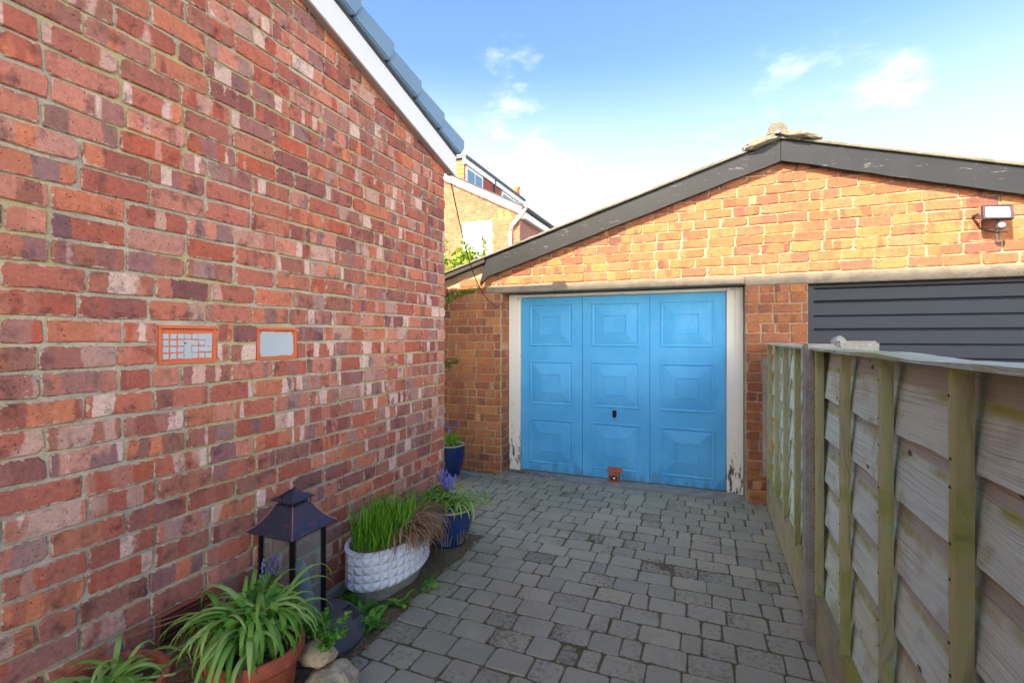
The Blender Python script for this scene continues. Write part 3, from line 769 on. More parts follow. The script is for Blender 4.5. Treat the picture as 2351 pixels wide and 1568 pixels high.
h.box((hp_.x - .008, DY - .045, hp_.z - .004), (hp_.x + .008, DY - .012, hp_.z + .012)); h.box((hp_.x - .012, DY - .052, hp_.z - .03), (hp_.x + .010, DY - .043, hp_.z + .03)); h.build('handle', M['black_metal'], door, bevel=0.002)
# frame
for nm, (xa, xb, za, zb_) in (('door_frame', (OL + 0.012, DX[0] - 0.004, 0.0095, 1.91)), ('door_frame', (DX[3] + 0.004, OR_ - 0.008, 0.0095, 1.91)), ('door_frame', (DX[0] - 0.002, DX[3] + 0.002, DZ1 + 0.005, 1.908))):
    f = MB(); f.box((xa, DY - 0.028, za), (xb, DY + 0.06, zb_)); f.build(nm, M['jamb'], gar, bevel=0.005)
f = MB(); f.box((DX[3] + 0.075, DY - 0.05, 0.0095), (OR_ - 0.006, DY - 0.0285, 1.905)); f.build('door_stop', M['jamb'], gar, bevel=0.004)
# black sheet standing in for the unlit interior behind the doors
bx = MB(); bx.box((OL, DY + 0.065, 0.0), (OR2, DY + 0.10, 1.96)); bx.build('dark_interior_sheet', M['navy_dark'], gar)
# dark sectional door on the right
D2 = 4.86
d2 = MB(); d2.box((OL2 + 0.055, D2 + 0.012, -0.02), (OR2 - 0.05, D2 + 0.04, 1.93)); door2 = d2.build('garage_door', M['navy_dark'], gar); door2['label'] = 'dark anthracite ribbed sectional garage door'
zt = 1.868
zz = zt; k = 0
while zz > 0.05:
    b_ = max(zz - 0.1195, 0.0)
    s = MB(); x0_, x1_ = OL2 + 0.058, OR2 - 0.053
    g_ = 0.008 if k % 2 == 0 else 0.0012
    s.prism([(x0_, D2 + 0.0119, b_ + g_), (x0_, D2 + 0.0004, b_ + g_), (x0_, D2 - 0.0050, b_ + g_ + .008), (x0_, D2 - 0.0050, zz - .010), (x0_, D2 - 0.001, zz - 0.0005), (x0_, D2 + 0.0119, zz - 0.0005)][::-1], (x1_ - x0_, 0, 0))
    s.build('slat', M['navy'], door2); zz = b_; k += 1
f = MB(); f.box((OL2 + 0.002, D2 - 0.05, 0), (OL2 + 0.056, D2 + 0.05, 1.895)); f.build('door_frame', M['navy'], gar, bevel=0.003)
f = MB(); f.box((OR2 - 0.052, D2 - 0.05, 0), (OR2 - 0.002, D2 + 0.05, 1.895)); f.build('door_frame', M['navy'], gar, bevel=0.003)
f = MB(); f.box((OL2 + 0.057, D2 - 0.03, 1.870), (OR2 - 0.053, D2 + 0.05, 1.896)); f.build('door_frame', M['navy'], gar, bevel=0.003)
# roof sheets, bargeboards
for side in (-1, 1):
    r = MB(); n = 1
    xe = GL - 0.02 if side < 0 else GR + 0.12
    pts = [(AX, GY - 0.10, AZ), (xe, GY - 0.10, roof_z(xe)), (xe, GY - 0.10, roof_z(xe) + 0.016), (AX, GY - 0.10, AZ + 0.016)]
    if side > 0: pts = pts[::-1]
    r.prism(pts, (0, 5.7, 0)); r.build('roof_sheet', M['sheet'], gar, bevel=0.003)
    # moss and grit along the sheet edge
    e = MB(); rr = random.Random(side + 5); m_ = 130; xs = [AX + (xe - AX) * i / m_ for i in range(m_ + 1)]
    up = [(x, GY - 0.095, roof_z(x) + 0.016 + 0.004 + 0.012 * max(0, mnoise.noise(Vector((x * 14, side * 3.0, 0)))) + rr.uniform(0, .005)) for x in xs]
    lo = [(x, GY - 0.097, roof_z(x) + 0.010) for x in xs]
    for i in range(m_): e.add([lo[i], lo[i + 1], up[i + 1], up[i], (lo[i][0], GY - .03, roof_z(xs[i]) + .017), (lo[i + 1][0], GY - .03, roof_z(xs[i + 1]) + .017)], [(0, 1, 2, 3), (3, 2, 5, 4)])
    e.build('roof_moss', M['ridge'], gar, kind='stuff')
def barge(xa, xb, ta, tb, name, wig):
    n = 40; F_ = []; rr = random.Random(int(xa * 100) + 50)
    top_, bot = [], []
    for i in range(n + 1):
        x = xa + (xb - xa) * i / n; dpt = ta + (tb - ta) * i / n
        top_.append((x, roof_z(x) - 0.006)); bot.append((x, roof_z(x) - dpt + wig * mnoise.noise(Vector((x * 3.2, 1.0, 0))) + 0.4 * wig * mnoise.noise(Vector((x * 15, 4.0, 0)))))
    b = MB(); y0_, y1_ = GY - 0.075, GY - 0.045
    for i in range(n):
        (xa_, za_), (xb_, zb2) = top_[i], top_[i + 1]; (xc, zc_), (xd, zd) = bot[i], bot[i + 1]
        b.quad((xc, y0_, zc_), (xd, y0_, zd), (xb_, y0_, zb2), (xa_, y0_, za_)); b.quad((xc, y1_, zc_), (xc, y0_, zc_), (xa_, y0_, za_), (xa_, y1_, za_)) if i == 0 else None
        b.quad((xc, y1_, zc_), (xd, y1_, zd), (xd, y0_, zd), (xc, y0_, zc_)); b.quad((xa_, y1_, za_), (xb_, y1_, zb2), (xd, y1_, zd), (xc, y1_, zc_))
        if i == n - 1: b.quad((xd, y0_, zd), (xd, y1_, zd), (xb_, y1_, zb2), (xb_, y0_, zb2))
    return b
b = barge(AX - 0.002, -2.15, 0.182, 0.205, 'bargeboard', 0.006)
# slanted tail cut
tip = at(1103, 655, 'Y', GY - 0.075)
n0 = len(b.v); y0_, y1_ = GY - 0.075, GY - 0.045
xr = -2.15
b.prism([(xr, y0_, roof_z(xr) - 0.006), (xr, y0_, roof_z(xr) - 0.203), (tip.x, y0_, tip.z), (tip.x - 0.005, y0_, tip.z + 0.03), (tip.x + 0.075, y0_, roof_z(tip.x + 0.075) - 0.006)], (0, 0.03, 0))
b.build('bargeboard', M['barge_black'], gar)
barge(AX + 0.002, GR + 0.05, 0.178, 0.222, 'bargeboard', 0.012).build('bargeboard', M['barge_black'], gar)
# thin dark fillet left of the bargeboard tail, under the roof sheet
f = MB(); f.prism([(-2.19, GY - 0.085, roof_z(-2.19) - 0.005), (GL - 0.01, GY - 0.085, roof_z(GL - 0.01) - 0.005), (GL - 0.01, GY - 0.085, roof_z(GL - 0.01) - 0.055), (-2.19, GY - 0.085, roof_z(-2.19) - 0.045)], (0, 0.085, 0)); f.build('verge_fillet', M['sheet_edge'], gar)
# gutter end at the left corner
f = MB(); f.tube([(GL + 0.03, GY - 0.05, 2.08), (GL + 0.03, GY - 0.05, 1.72)], 0.034, 10); f.build('downpipe', M['post'], gar, smooth=True)
# ridge: half round ridge tile with lumpy bedding mortar
def blob(c, sx, sy, sz, seed, amp=0.22, sub=3, fr=3.0):
    bm = bmesh.new(); bmesh.ops.create_icosphere(bm, subdivisions=sub, radius=1)
    for v in bm.verts:
        k = 1 + amp * mnoise.noise(v.co * fr * 0.5 + Vector((seed, 0, 0))) + amp * 0.5 * mnoise.noise(v.co * fr + Vector((0, seed, 0))) + amp * .3 * mnoise.noise(v.co * fr * 3 + Vector((0, 0, seed)))
        v.co = Vector((v.co.x * sx * k, v.co.y * sy * k, v.co.z * sz * k)) + Vector(c)
    b = MB(); bm.verts.ensure_lookup_table(); b.v = [v.co.copy() for v in bm.verts]; b.f = [tuple(x.index for x in f.verts) for f in bm.faces]; bm.free()
    return b
f = MB(); yr0 = GY - 0.115
prof = []
for i in range(17):
    a = -0.35 + (math.pi + 0.7) * i / 16; prof.append((AX - 0.03 + 0.078 * math.cos(a) + .003 * math.sin(i * 5), 0.074 * math.sin(a) + AZ + 0.062 + .003 * math.cos(i * 3)))
f.prism([(x, yr0, z) for x, z in prof], (0, 5.6, 0)); f.build('ridge_tile', M['ridge'], gar, bevel=0.006)
for (cx_, cz_, sx_, sz_, sd) in ((-.16, .0, .15, .042, 3), (.13, .035, .15, .036, 8)):
    f = blob((0, 0, 0), sx_, .06, sz_, sd, .3, 4, 3.2); a = math.atan(.303) if cx_ < 0 else -math.atan(.281)
    rt_ = Matrix.Rotation(-a, 3, 'Y'); f.v = [rt_ @ v + Vector((AX + cx_, GY - .085, AZ + cz_ - (.012 if cx_ < 0 else .03))) for v in f.v]
    f.build('bedding_mortar', M['ridge'], gar, smooth=True)
f = MB(); f.lathe((0, 0, 0), [(0.018, -0.01), (0.02, 0.0), (0.012, 0.008)], 12); R90 = Matrix.Rotation(R(90), 3, 'X'); f.v = [R90 @ v + Vector((AX - 0.03, GY - 0.137, AZ + 0.045)) for v in f.v]; f.build('bolt', M['chrome'], gar)
# white dot screw on the door
dp = at(1402 - 4, 1082, 'Y', DY - 0.001); f = MB(); f.lathe((0, 0, 0), [(0.006, -0.002), (0.006, 0.002)], 10); f.v = [R90 @ v + dp for v in f.v]; f.build('screw', M['upvc'], door)

# floodlight
fp = at(2290, 487, 'Y', 4.60)
fl = thing('floodlight', 'small square floodlight with round motion sensor under the right bargeboard', 'floodlight', fp)
rot = Matrix.Rotation(R(-18), 3, 'X') @ Matrix.Rotation(R(4), 3, 'Y')
def rb(b, a_, b__): b.box(fp + Vector(a_), fp + Vector(b__), rot, fp); return b
f = MB()
for a_, b__ in (((-.085, -.012, -.058), (.085, .02, -.045)), ((-.085, -.012, .045), (.085, .02, .058)), ((-.085, -.012, -.0449), (-.07, .02, .0449)), ((.07, -.012, -.0449), (.085, .02, .0449)), ((-.069, .012, -.0449), (.069, .0195, .0449))): rb(f, a_, b__)
f.build('casing', M['bronze_plastic'], fl)
f = MB(); rb(f, (-.069, 0.0, -.0445), (.069, .008, .0445)); f.build('lens', M['lamp_face'], fl)
f = MB(); f.box(fp + Vector((-.1, .03, -.005)), fp + Vector((-.088, .13, .01))); f.box(fp + Vector((.088, .03, -.005)), fp + Vector((.1, .13, .01))); f.box(fp + Vector((-.1, .118, -.006)), fp + Vector((.1, .1295, .012))); f.build('bracket', M['bronze_plastic'], fl)
f = MB(); f.box(fp + Vector((.0, .0, -.08)), fp + Vector((.016, .03, -.05))); f.box(fp + Vector((-.008, -.012, -.125)), fp + Vector((.045, .035, -.08))); f.build('sensor', M['bronze_plastic'], fl, bevel=0.008)
f = MB(); f.lathe((0, 0, 0), [(0.02, 0), (0.019, 0.008), (0.012, 0.016), (0.003, 0.019)], 16); f.v = [R90 @ v + fp + Vector((0.018, -0.012, -0.1)) for v in f.v]; f.build('sensor_eye', M['lamp_face'], fl, smooth=True)
f = MB(); f.tube([fp + Vector((-.06, .1, -.05)), fp + Vector((-.065, .115, -.075)), fp + Vector((-.02, .12, -.105)), fp + Vector((.04, .122, -.128)), fp + Vector((.11, .122, -.13))], 0.004, 6); f.build('cable', M['cable'], fl)

# rust-red door lock standing on the sill
lp = at(1410, 1105, 'Y', DY - 0.06); lp.z = 0.0095
lk = thing('floor_lock', 'small rust red locking bracket clamped at the foot of the blue door', 'lock', lp)
f = MB(); f.box(lp + Vector((-.075, .036, .075)), lp + Vector((.075, .058, .125))); f.build('plate', M['rust'], lk, bevel=0.004)
f = MB(); f.box(lp + Vector((-.040, -.03, .06)), lp + Vector((.045, .036, .085))); f.build('arm', M['rust'], lk, bevel=0.004)
f = MB()
for a_, b__ in (((-.048, -.045, .0), (.052, -.03, .014)), ((-.048, -.045, .0141), (-.036, .03, .075)), ((.040, -.045, .0141), (.052, .03, .075)), ((-.048, .02, .0), (.052, .032, .059))): f.box(lp + Vector(a_), lp + Vector(b__))
f.build('base', M['rust'], lk, bevel=0.002)
f = blob(lp + Vector((.0, -.01, .03)), .026, .02, .022, 4, .1, 2); f.build('padlock', M['chrome'], lk, smooth=True)

# ================================================================== FENCE
def gravel(y0_, y1_, label):
    g_ = MB(); g_.box((FX + 0.012, y0_, -0.03), (FX + 0.062, y1_, 0.262)); o = g_.build('gravel_board', M['gravel_board'], None, (FX, (y0_ + y1_) / 2, 0), bevel=0.008, seg=2)
    tag(o, label, 'gravel board', 'concrete gravel boards under the fence panels')
POST_Y = 2.69
gravel(POST_Y + 0.05, 4.70, 'mossy concrete gravel board under the far fence panel by the garage')
gravel(POST_Y - 0.05 - 1.85, POST_Y - 0.05, 'concrete gravel board under the near fence panel')
gravel(POST_Y - 0.15 - 3.70, POST_Y - 0.15 - 1.85, 'concrete gravel board beside the viewer at the fence')
def post(y, label):
    p = MB(); z = 1.419; hx = 0.05
    prof = [(-.05, -.05), (.05, -.05), (.05, -.02), (.03, -.02), (.03, .02), (.05, .02), (.05, .05), (-.05, .05)]
    t = thing('concrete_post', label, 'fence post', (FX + 0.037, y, 0), 'concrete posts of the fence')
    p.prism([(FX + 0.037 + a, y + b, -0.03) for a, b in ((-.064, -.05), (.06, -.05), (.06, .05), (-.064, .05))], (0, 0, z + 0.03)); p.build('shaft', M['post'], t, bevel=0.008)
    return t
pt = post(POST_Y, 'grey concrete slotted fence post between the two fence panels')
# rounded coping lump and stub behind the post head
bq = blob((FX + 0.135, POST_Y + 0.10, 1.415), .036, .036, .042, 3, .1, 3); bq.build('cap', M['plinth'], pt, smooth=True)
st = MB(); st.box((FX + 0.115, POST_Y + 0.02, 1.36), (FX + 0.28, POST_Y + 0.10, 1.432)); st.build('stub', M['plinth'], pt, bevel=0.01)
post(POST_Y - 1.95, 'grey concrete slotted fence post beside the viewer')
def board_mesh(L, H, seed, up):
    rr = random.Random(seed); b = MB(); n = 26
    amp = 0.011
    lo, hi = [], []
    ph = rr.uniform(0, 50); tilt = rr.gauss(0, 0.006)
    for i in range(n + 1):
        y = -L / 2 + L * i / n
        wl = amp * mnoise.noise(Vector((y * 1.6, ph, 0))) + 0.5 * amp * mnoise.noise(Vector((y * 6, ph, 2))) + tilt * (i / n - .5) * 2
        lo.append((y, wl)); hi.append((y, H))
    tk = 0.009; lean = 0.022                                     # bottom edge stands proud of the board below
    for i in range(n):
        (ya, za), (yb, zb2) = lo[i], lo[i + 1]
        f0 = -lean; f1 = 0.0
        b.quad((f0, yb, zb2), (f0, ya, za), (f1, ya, H), (f1, yb, H))                     # face
        b.quad((f0, ya, za), (f0, yb, zb2), (f0 + tk, yb, zb2), (f0 + tk, ya, za))        # lower edge
        b.quad((f0 + tk, ya, za), (f0 + tk, yb, zb2), (f1 + tk, yb, H), (f1 + tk, ya, H))  # back
        b.quad((f1, yb, H), (f1, ya, H), (f1 + tk, ya, H), (f1 + tk, yb, H))
    for i, fl_ in ((0, 0), (n, 1)):
        y, z = lo[i]; q = [(-lean, y, z), (-lean + tk, y, z), (tk, y, H), (0, y, H)]
        b.quad(*(q if fl_ else q[::-1]))
    me = bpy.data.meshes.new('board'); me.from_pydata(b.v, [], b.f); me.update(); me.materials.append(M['board'])
    return me
def panel(yc, L, label, seed, detail=True):
    px_ = FX + 0.062
    t = thing('fence_panel', label, 'fence panel', (px_, yc, 0.262), 'lapped timber fence panels')
    rr = random.Random(seed)
    zb_ = 0.275; pitch = 0.192
    zs = [1.385 - 0.205 - pitch * k for k in range(6)]
    for k, z0_ in enumerate(zs):
        H = 0.232 if k else 0.205
        if z0_ < zb_ - 0.05: z0_ = zb_ - 0.02
        o = bpy.data.objects.new('board', board_mesh(L - 0.03, H, seed * 20 + k, 0)); link(o, t, (px_, yc, z0_ + rr.uniform(-.006, .006)))
    for k in range(5):
        y = yc - L / 2 + 0.022 + (L - 0.044) * k / 4
        bt = MB(); wv = rr.uniform(.0165, .0195); dz = rr.uniform(-.01, .02)
        m_ = 10; zt_ = 1.388
        zl = 0.262 - (0.012 if k % 2 else 0)
        off = [(0.0025 * mnoise.noise(Vector((q * .7, seed, k))), 0.003 * mnoise.noise(Vector((q * .6, k, seed)))) for q in range(m_ + 1)]
        vs = []
        for q in range(m_ + 1):
            z = zl + (zt_ - zl) * q / m_; ox, oy = off[q]
            for a_, c_ in ((-.052 + ox, -wv + .006 + oy), (-.056 + ox, -wv + .012 + oy), (-.056 + ox, wv - .012 + oy), (-.052 + ox, wv - .006 + oy), (-.024, wv + oy), (-.024, -wv + oy)): vs.append((px_ + a_, y + c_, z))
        fs = [(0, 1, 2, 3, 4, 5)[::-1], tuple(m_ * 6 + i for i in range(6))]
        for q in range(m_): fs += [(q * 6 + i, q * 6 + 6 + i, q * 6 + 6 + (i + 1) % 6, q * 6 + (i + 1) % 6)[::-1] for i in range(6)]
        bt.add(vs, fs); bt.build('batten', M['batten'], t, (px_ - .04, y, 0.8))
        nl = MB()
        for z0_ in zs:
            for dz_ in (.03, .15): nl.lathe((0, 0, 0), [(.0035, 0), (.003, .0016)], 6)
        for q_ in range(len(zs) * 2):
            p_ = Vector((px_ - .0565, y + rr.uniform(-.004, .004), max(.3, zs[q_ // 2] + (.03, .15)[q_ % 2] + rr.uniform(-.01, .01))))
            for v_ in range(12):
                w_ = nl.v[q_ * 12 + v_]; nl.v[q_ * 12 + v_] = Vector((p_.x - w_.z, p_.y + w_.x, p_.z + w_.y))
        nl.build('nails', M['rust_dark'], t, (px_, y, .8))
        bk = MB(); bk.box((px_ + .0105, y - .02, zl), (px_ + .035, y + .02, zt_)); bk.build('batten', M['batten'], t, (px_ + .02, y, 0.8))
    cp_ = MB(); n = 30; vs = []
    for i in range(n + 1):
        y = yc - L / 2 + L * i / n; dz = 0.006 * mnoise.noise(Vector((y * 2.5, seed, 0))) + .003 * mnoise.noise(Vector((y * 13, seed, 4)))
        dx = 0.004 * mnoise.noise(Vector((y * 9, seed, 7)))
        for a_, c_ in ((-.068 + dx, 1.389), (.04 + dx, 1.389), (.04 + dx, 1.402 + dz), (-.066 + dx, 1.400 + dz)): vs.append((px_ + a_, y, c_))
    fs = [(0, 1, 2, 3), tuple(n * 4 + i for i in range(4))[::-1]]
    for i in range(n): fs += [(i * 4 + k, i * 4 + (k + 1) % 4, i * 4 + 4 + (k + 1) % 4, i * 4 + 4 + k)[::-1] for k in range(4)]
    cp_.add(vs, fs); cp_.build('capping', M['board'], t, (px_, yc, 1.2))
    return t
panel(POST_Y + 0.052 + 0.925, 1.85, 'far weathered lapped fence panel between the concrete post and garage', 3)
panel(POST_Y - 0.052 - 0.925, 1.85, 'near weathered grey lapped fence panel in the right foreground', 8)
panel(POST_Y - 0.152 - 0.925 - 1.85, 1.85, 'lapped fence panel beside and behind the viewer', 12)
f = MB(); f.box((FX - 0.02, 4.668, 0.25), (FX + 0.012, 4.70, 1.27)); tag(f.build('wall_strip', M['post'], None, (FX, 4.69, 0.25), bevel=0.003), 'thin grey upright strip at the wall end of the far fence panel', 'metal strip')

# ================================================================== POTS, PLANTS AND ORNAMENTS
def arch_leaf(base, az, length, lift, droop, n=11):
    """points of an arching strap leaf"""
    pts = []; p = Vector(base); el = lift; d = Vector((math.cos(az), math.sin(az), 0)); st = length / n
    tw = random.uniform(-.5, .5)
    for k in range(n + 1):
        pts.append(p.copy())
        p = p + (d * math.cos(el) + Vector((0, 0, 1)) * math.sin(el)) * st
        d = rz(tw * 0.08) @ d
        el -= droop / n * (0.5 + 1.3 * k / n)
    return pts, Vector((-math.sin(az), math.cos(az), 0))
def strap_plant(name, label, c, n, length, width, lift, droop, m, spread=0.05, azs=None, cat='plant', xmin=WX + 0.03, zmin=0.02, group=None):
    t = thing(name, label, cat, c, group)
    for i in range(n):
        az = random.uniform(0, 2 * math.pi) if azs is None else random.uniform(*azs)
        b = Vector(c) + Vector((random.gauss(0, spread), random.gauss(0, spread), 0))
        pts, sd = arch_leaf(b, az, length * random.uniform(.6, 1.12), lift + random.uniform(-.35, .35), droop * random.uniform(.6, 1.25))
        for p in pts:
            p.x = max(p.x, xmin + 0.02 * random.random()); p.z = max(p.z, zmin)
        l = MB(); l.strip(pts, width * random.uniform(.7, 1.25), sd, 0.22); l.build('leaf', m, t, b, smooth=True)
    return t
def leaflets(b, c, n, rad, size, flat=0.5, up=0.6):
    """small lobed leaves spread through a volume"""
    c = Vector(c); rn = []
    for i in range(n):
        d = Vector((random.gauss(0, 1), random.gauss(0, 1), random.gauss(0, 1))).normalized() * (random.random() ** 0.45)
        p = c + Vector((d.x * rad[0], d.y * rad[1], d.z * rad[2]))
        if p.x < WX + 0.012 and p.y < 3.4: p.x = WX + 0.012 + random.random() * 0.02
        nrm = (Vector((random.gauss(0, .6), random.gauss(0, .6), up)) + d * 0.5).normalized()
        a = nrm.orthogonal().normalized(); a = Matrix.Rotation(random.uniform(0, 6.28), 3, nrm) @ a; e = nrm.cross(a)
        s = size * random.uniform(.6, 1.3)
        b.add([p - a * s * .6, p - a * s * .1 + e * s * .42 + nrm * s * .1, p + a * s * .25 + e * s * .3 + nrm * s * .12, p + a * s * .65, p + a * s * .25 - e * s * .3 + nrm * s * .12, p - a * s * .1 - e * s * .42 + nrm * s * .1], [(0, 1, 2, 3), (0, 3, 4, 5)])
def rnd_attr(o, per):
    me = o.data; at_ = me.attributes.new('rnd', 'FLOAT', 'POINT'); n = len(me.vertices); vals = []; r = 0
    for i in range(n):
        if i % per == 0: r = random.random()
        vals.append(r)
    at_.data.foreach_set('value', vals)
def terracotta(c, r, h, label, rim=0.05):
    t = thing('terracotta_pot', label, 'flower pot', c, 'terracotta pots by the house wall')
    b = MB(); rb_ = r * 0.66
    prof = [(rb_, 0.0), (rb_ * 1.04, 0.008), (r * .86, h - rim - .02), (r * .9, h - rim - .012), (r * .86, h - rim), (r * .985, h - rim + .004), (r * 1.02, h - rim + .014), (r * 1.02, h - .012), (r, h - .002), (r * .93, h), (r * .87, h - .012), (r * .84, h - .05)]
    b.lathe(c, prof, 44); b.build('pot', M['terracotta'], t, smooth=True)
    s = MB(); s.lathe(c, [(r * .85, h - .046), (r * .5, h - .035), (0.004, h - .03)], 24, False); s.build('soil', M['soil'], t, smooth=True)
    return t
# --- near-left pot
pc = Vector((-1.70, 0.915, 0))
terracotta(pc, 0.155, 0.40, 'terracotta pot in the bottom left corner with drooping leaves')
strap_plant('drooping_plant', 'low drooping strap leaf plant in the bottom left terracotta pot', pc + Vector((-.02, 0.0, .385)), 48, 0.20, 0.018, 0.7, 3.0, M['strap'], 0.045, zmin=0.40)
# --- second pot, big strap leaf plant
pb = Vector((-1.54, 1.30, 0))
terracotta(pb, 0.165, 0.335, 'terracotta pot under the large arching strap leaf plant', 0.06)
sp = strap_plant('strap_leaf_plant', 'large clump of long arching green strap leaves with blue buds before the lantern', pb + Vector((-.02, 0.0, .33)), 230, 0.37, 0.0185, 1.2, 4.1, M['strap'], 0.04, zmin=0.05)
und = MB(); leaflets(und, pb + Vector((-.03, 0, .42)), 160, (.17, .17, .09), .03)
o = und.build('foliage', M['fern'], sp, smooth=True, kind='stuff'); rnd_attr(o, 6)
def bell_stalk(parent, base, top, nb=9, s=0.010):
    base, top = Vector(base), Vector(top)
    m_ = (base + top) / 2 + Vector((random.uniform(-.02, .02), random.uniform(-.02, .02), .02))
    b = MB(); b.tube([base, m_, top], 0.0028, 5, 0.0016); b.build('stem', M['stem'], parent, base)
    f = MB(); d = (top - m_).normalized(); a_ = 0
    for i in range(nb):
        p = top - d * (i * 0.0085); a_ += 2.4; o_ = Vector((math.cos(a_), math.sin(a_), -.5)) * s * (.55 + .07 * i)
        q = p + o_
        f.lathe(q, [(s * .12, s * .8), (s * .36, s * .4), (s * .4, -s * .3), (s * .62, -s * .75)], 6)
    f.build('flower', M['bell'], parent, top, smooth=True)
for (x_, y_) in ((605, 1285), (628, 1272), (642, 1272)):
    tp = at(x_, y_, 'Y', 1.42); bell_stalk(sp, pb + Vector((-.05, .03, .36)), tp, 8, .0065)
for (p0, p1, p2) in (((-1.60, 1.28, .44), (WX + .03, 1.12, .40), (WX + .05, 0.90, .41)), ((-1.6, 1.24, .45), (WX + .04, 1.06, .39), (WX + .03, 0.86, .33))):
    b = MB(); b.tube([p0, Vector(p0).lerp(Vector(p1), .5) + Vector((0, 0, .025)), p1, p2], 0.0022, 5, .0012); b.build('dry_stalk', M['straw'], sp, p0)
# --- sandstone ornament with ferny plant
so = thing('stone_ornament', 'rough pale sandstone trough ornament beside the strap leaf pot', 'stone ornament', (-1.43, 1.55, 0))
b = blob((-1.39, 1.52, 0.04), .125, .105, .095, 2, .28, 4, 2.6); b.build('stone', M['stone'], so, smooth=True)
b = blob((-1.475, 1.54, 0.165), .075, .065, .04, 9, .22, 4, 3.0); b.build('bowl', M['stone'], so, smooth=True)
fe = thing('fern_plant', 'small bright ferny plant growing over the sandstone ornament', 'plant', (-1.49, 1.56, .2))
b = MB()
for i in range(18):
    a_ = random.uniform(0, 6.28); L = random.uniform(.07, .15); c_ = Vector((-1.475, 1.57, .19))
    e_ = c_ + Vector((math.cos(a_) * L * .8, math.sin(a_) * L * .8, random.uniform(.03, .12)))
    for q in range(5): leaflets(b, c_.lerp(e_, .35 + .16 * q), 4, (.018, .018, .012), .021)
    b2 = MB(); b2.tube([c_, c_.lerp(e_, .5) + Vector((0, 0, .02)), e_], .0018, 4); b2.build('stem', M['stem'], fe, c_)
o = b.build('foliage', M['fern'], fe, smooth=True, kind='stuff'); rnd_attr(o, 6)
we = thing('ground_weeds', 'patch of small green weeds at the foot of the terracotta pots', 'weeds', (-1.5, 1.3, 0))
b = MB()
for (x_, y_, n, r_) in ((-1.41, 1.40, 70, .06), (-1.33, 1.36, 50, .05), (-1.62, 1.16, 60, .06), (-1.70, 1.2, 40, .05), (-1.39, 1.62, 40, .04)): leaflets(b, (x_, y_, .05), n, (r_, r_, .045), .026)
o = b.build('foliage', M['fern'], we, smooth=True, kind='stuff'); rnd_attr(o, 6)
# --- dark domed base + lantern
dc = Vector((-1.735, 1.83, 0))
dome = thing('domed_cover', 'dark grey domed plastic cover with vent slots under the lantern', 'plastic cover', dc)
b = MB(); b.lathe(dc, [(.235, 0.0), (.240, .008), (.236, .022), (.226, .030), (.205, .060), (.175, .092), (.150, .110), (.120, .118), (.05, .122), (.004, .123)], 56, True, 0.86, 1.0); b.build('shell', M['dark_plastic'], dome, smooth=True)
for k in range(7):
    p = Vector((-1.66 + k * .008, 1.905 + (k - 3) * .004, .1115 - .004 * abs(k - 1)))
    sl_ = MB(); sl_.box((-1.660 + k * .0115 - .002, 1.885, .1165 - .0052 * max(0, k - 1)), (-1.660 + k * .0115 + .0035, 1.945, .1190 - .0052 * max(0, k - 1))); sl_.build('slot', M['navy_dark'], dome)
lc = Vector((-1.76, 1.685, 0.121))
la = thing('lantern', 'tall bronze and black garden lantern with glass sides against the brick wall', 'lantern', lc)
hs = 0.100; ze = 0.59
for sx_ in (-1, 1):
    for sy2 in (-1, 1):
        b = MB(); p = lc + Vector((sx_ * (hs - .009), sy2 * (hs - .009), 0)); b.box(p + Vector((-.0095, -.0095, .02)), p + Vector((.0095, .0095, ze - lc.z))); b.build('leg', M['black_metal'], la, p, bevel=0.0015)
b = MB(); b.box(lc + Vector((-hs - .008, -hs - .008, 0)), lc + Vector((hs + .008, hs + .008, .0195))); b.build('base', M['lantern'], la, bevel=0.003)
for ax_ in (0, 1):
    for s_ in (-1, 1):
        b = MB(); o1 = hs - .0105; e_ = hs - .020
        if ax_ == 0: b.box(lc + Vector((s_ * o1 - .001, -e_, .021)), lc + Vector((s_ * o1 + .001, e_, ze - lc.z - .002)))
        else: b.box(lc + Vector((-e_, s_ * o1 - .001, .021)), lc + Vector((e_, s_ * o1 + .001, ze - lc.z - .002)))
        b.build('pane', M['glass'], la)
# concave hipped roof
b = MB(); prof = [(.132, ze - .006), (.134, ze), (.110, ze + .018), (.088, ze + .042), (.070, ze + .070), (.056, ze + .094), (.050, ze + .104)]
vs = []
for r_, z in prof: vs += [(lc.x + sx_ * r_, lc.y + sy2 * r_, z) for sx_, sy2 in ((-1, -1), (1, -1), (1, 1), (-1, 1))]
fs = [(0, 3, 2, 1)]
for q in range(len(prof) - 1): fs += [(q * 4 + i, q * 4 + (i + 1) % 4, q * 4 + 4 + (i + 1) % 4, q * 4 + 4 + i) for i in range(4)]
q = (len(prof) - 1) * 4; fs.append((q, q + 1, q + 2, q + 3)); b.add(vs, fs); rf = b.build('roof', M['lantern'], la)
for sx_, sy2 in ((-1, -1), (1, -1), (1, 1), (-1, 1)):
    b = MB(); b.tube([(lc.x + sx_ * (r_ + .0005), lc.y + sy2 * (r_ + .0005), z + .001) for r_, z in prof[1:]], .0022, 5); b.build('seam', M['lantern_edge'], rf)
b = MB(); zn = ze + .1042; b.box((lc.x - .034, lc.y - .034, zn), (lc.x + .034, lc.y + .034, zn + .020)); b.build('vent_core', M['navy_dark'], la)
for k in range(6):
    for ax_ in (0, 1):
        for s_ in (-1, 1):
            o1 = -.040 + .016 * k; b = MB()
            p = Vector((lc.x + (o1 if ax_ else s_ * .042), lc.y + (s_ * .042 if ax_ else o1), zn))
            b.box(p + Vector((-.003, -.003, 0)), p + Vector((.003, .003, .0195))); b.build('vent_bar', M['lantern'], la, p)
b = MB(); zc_ = zn + .0205
vs = []
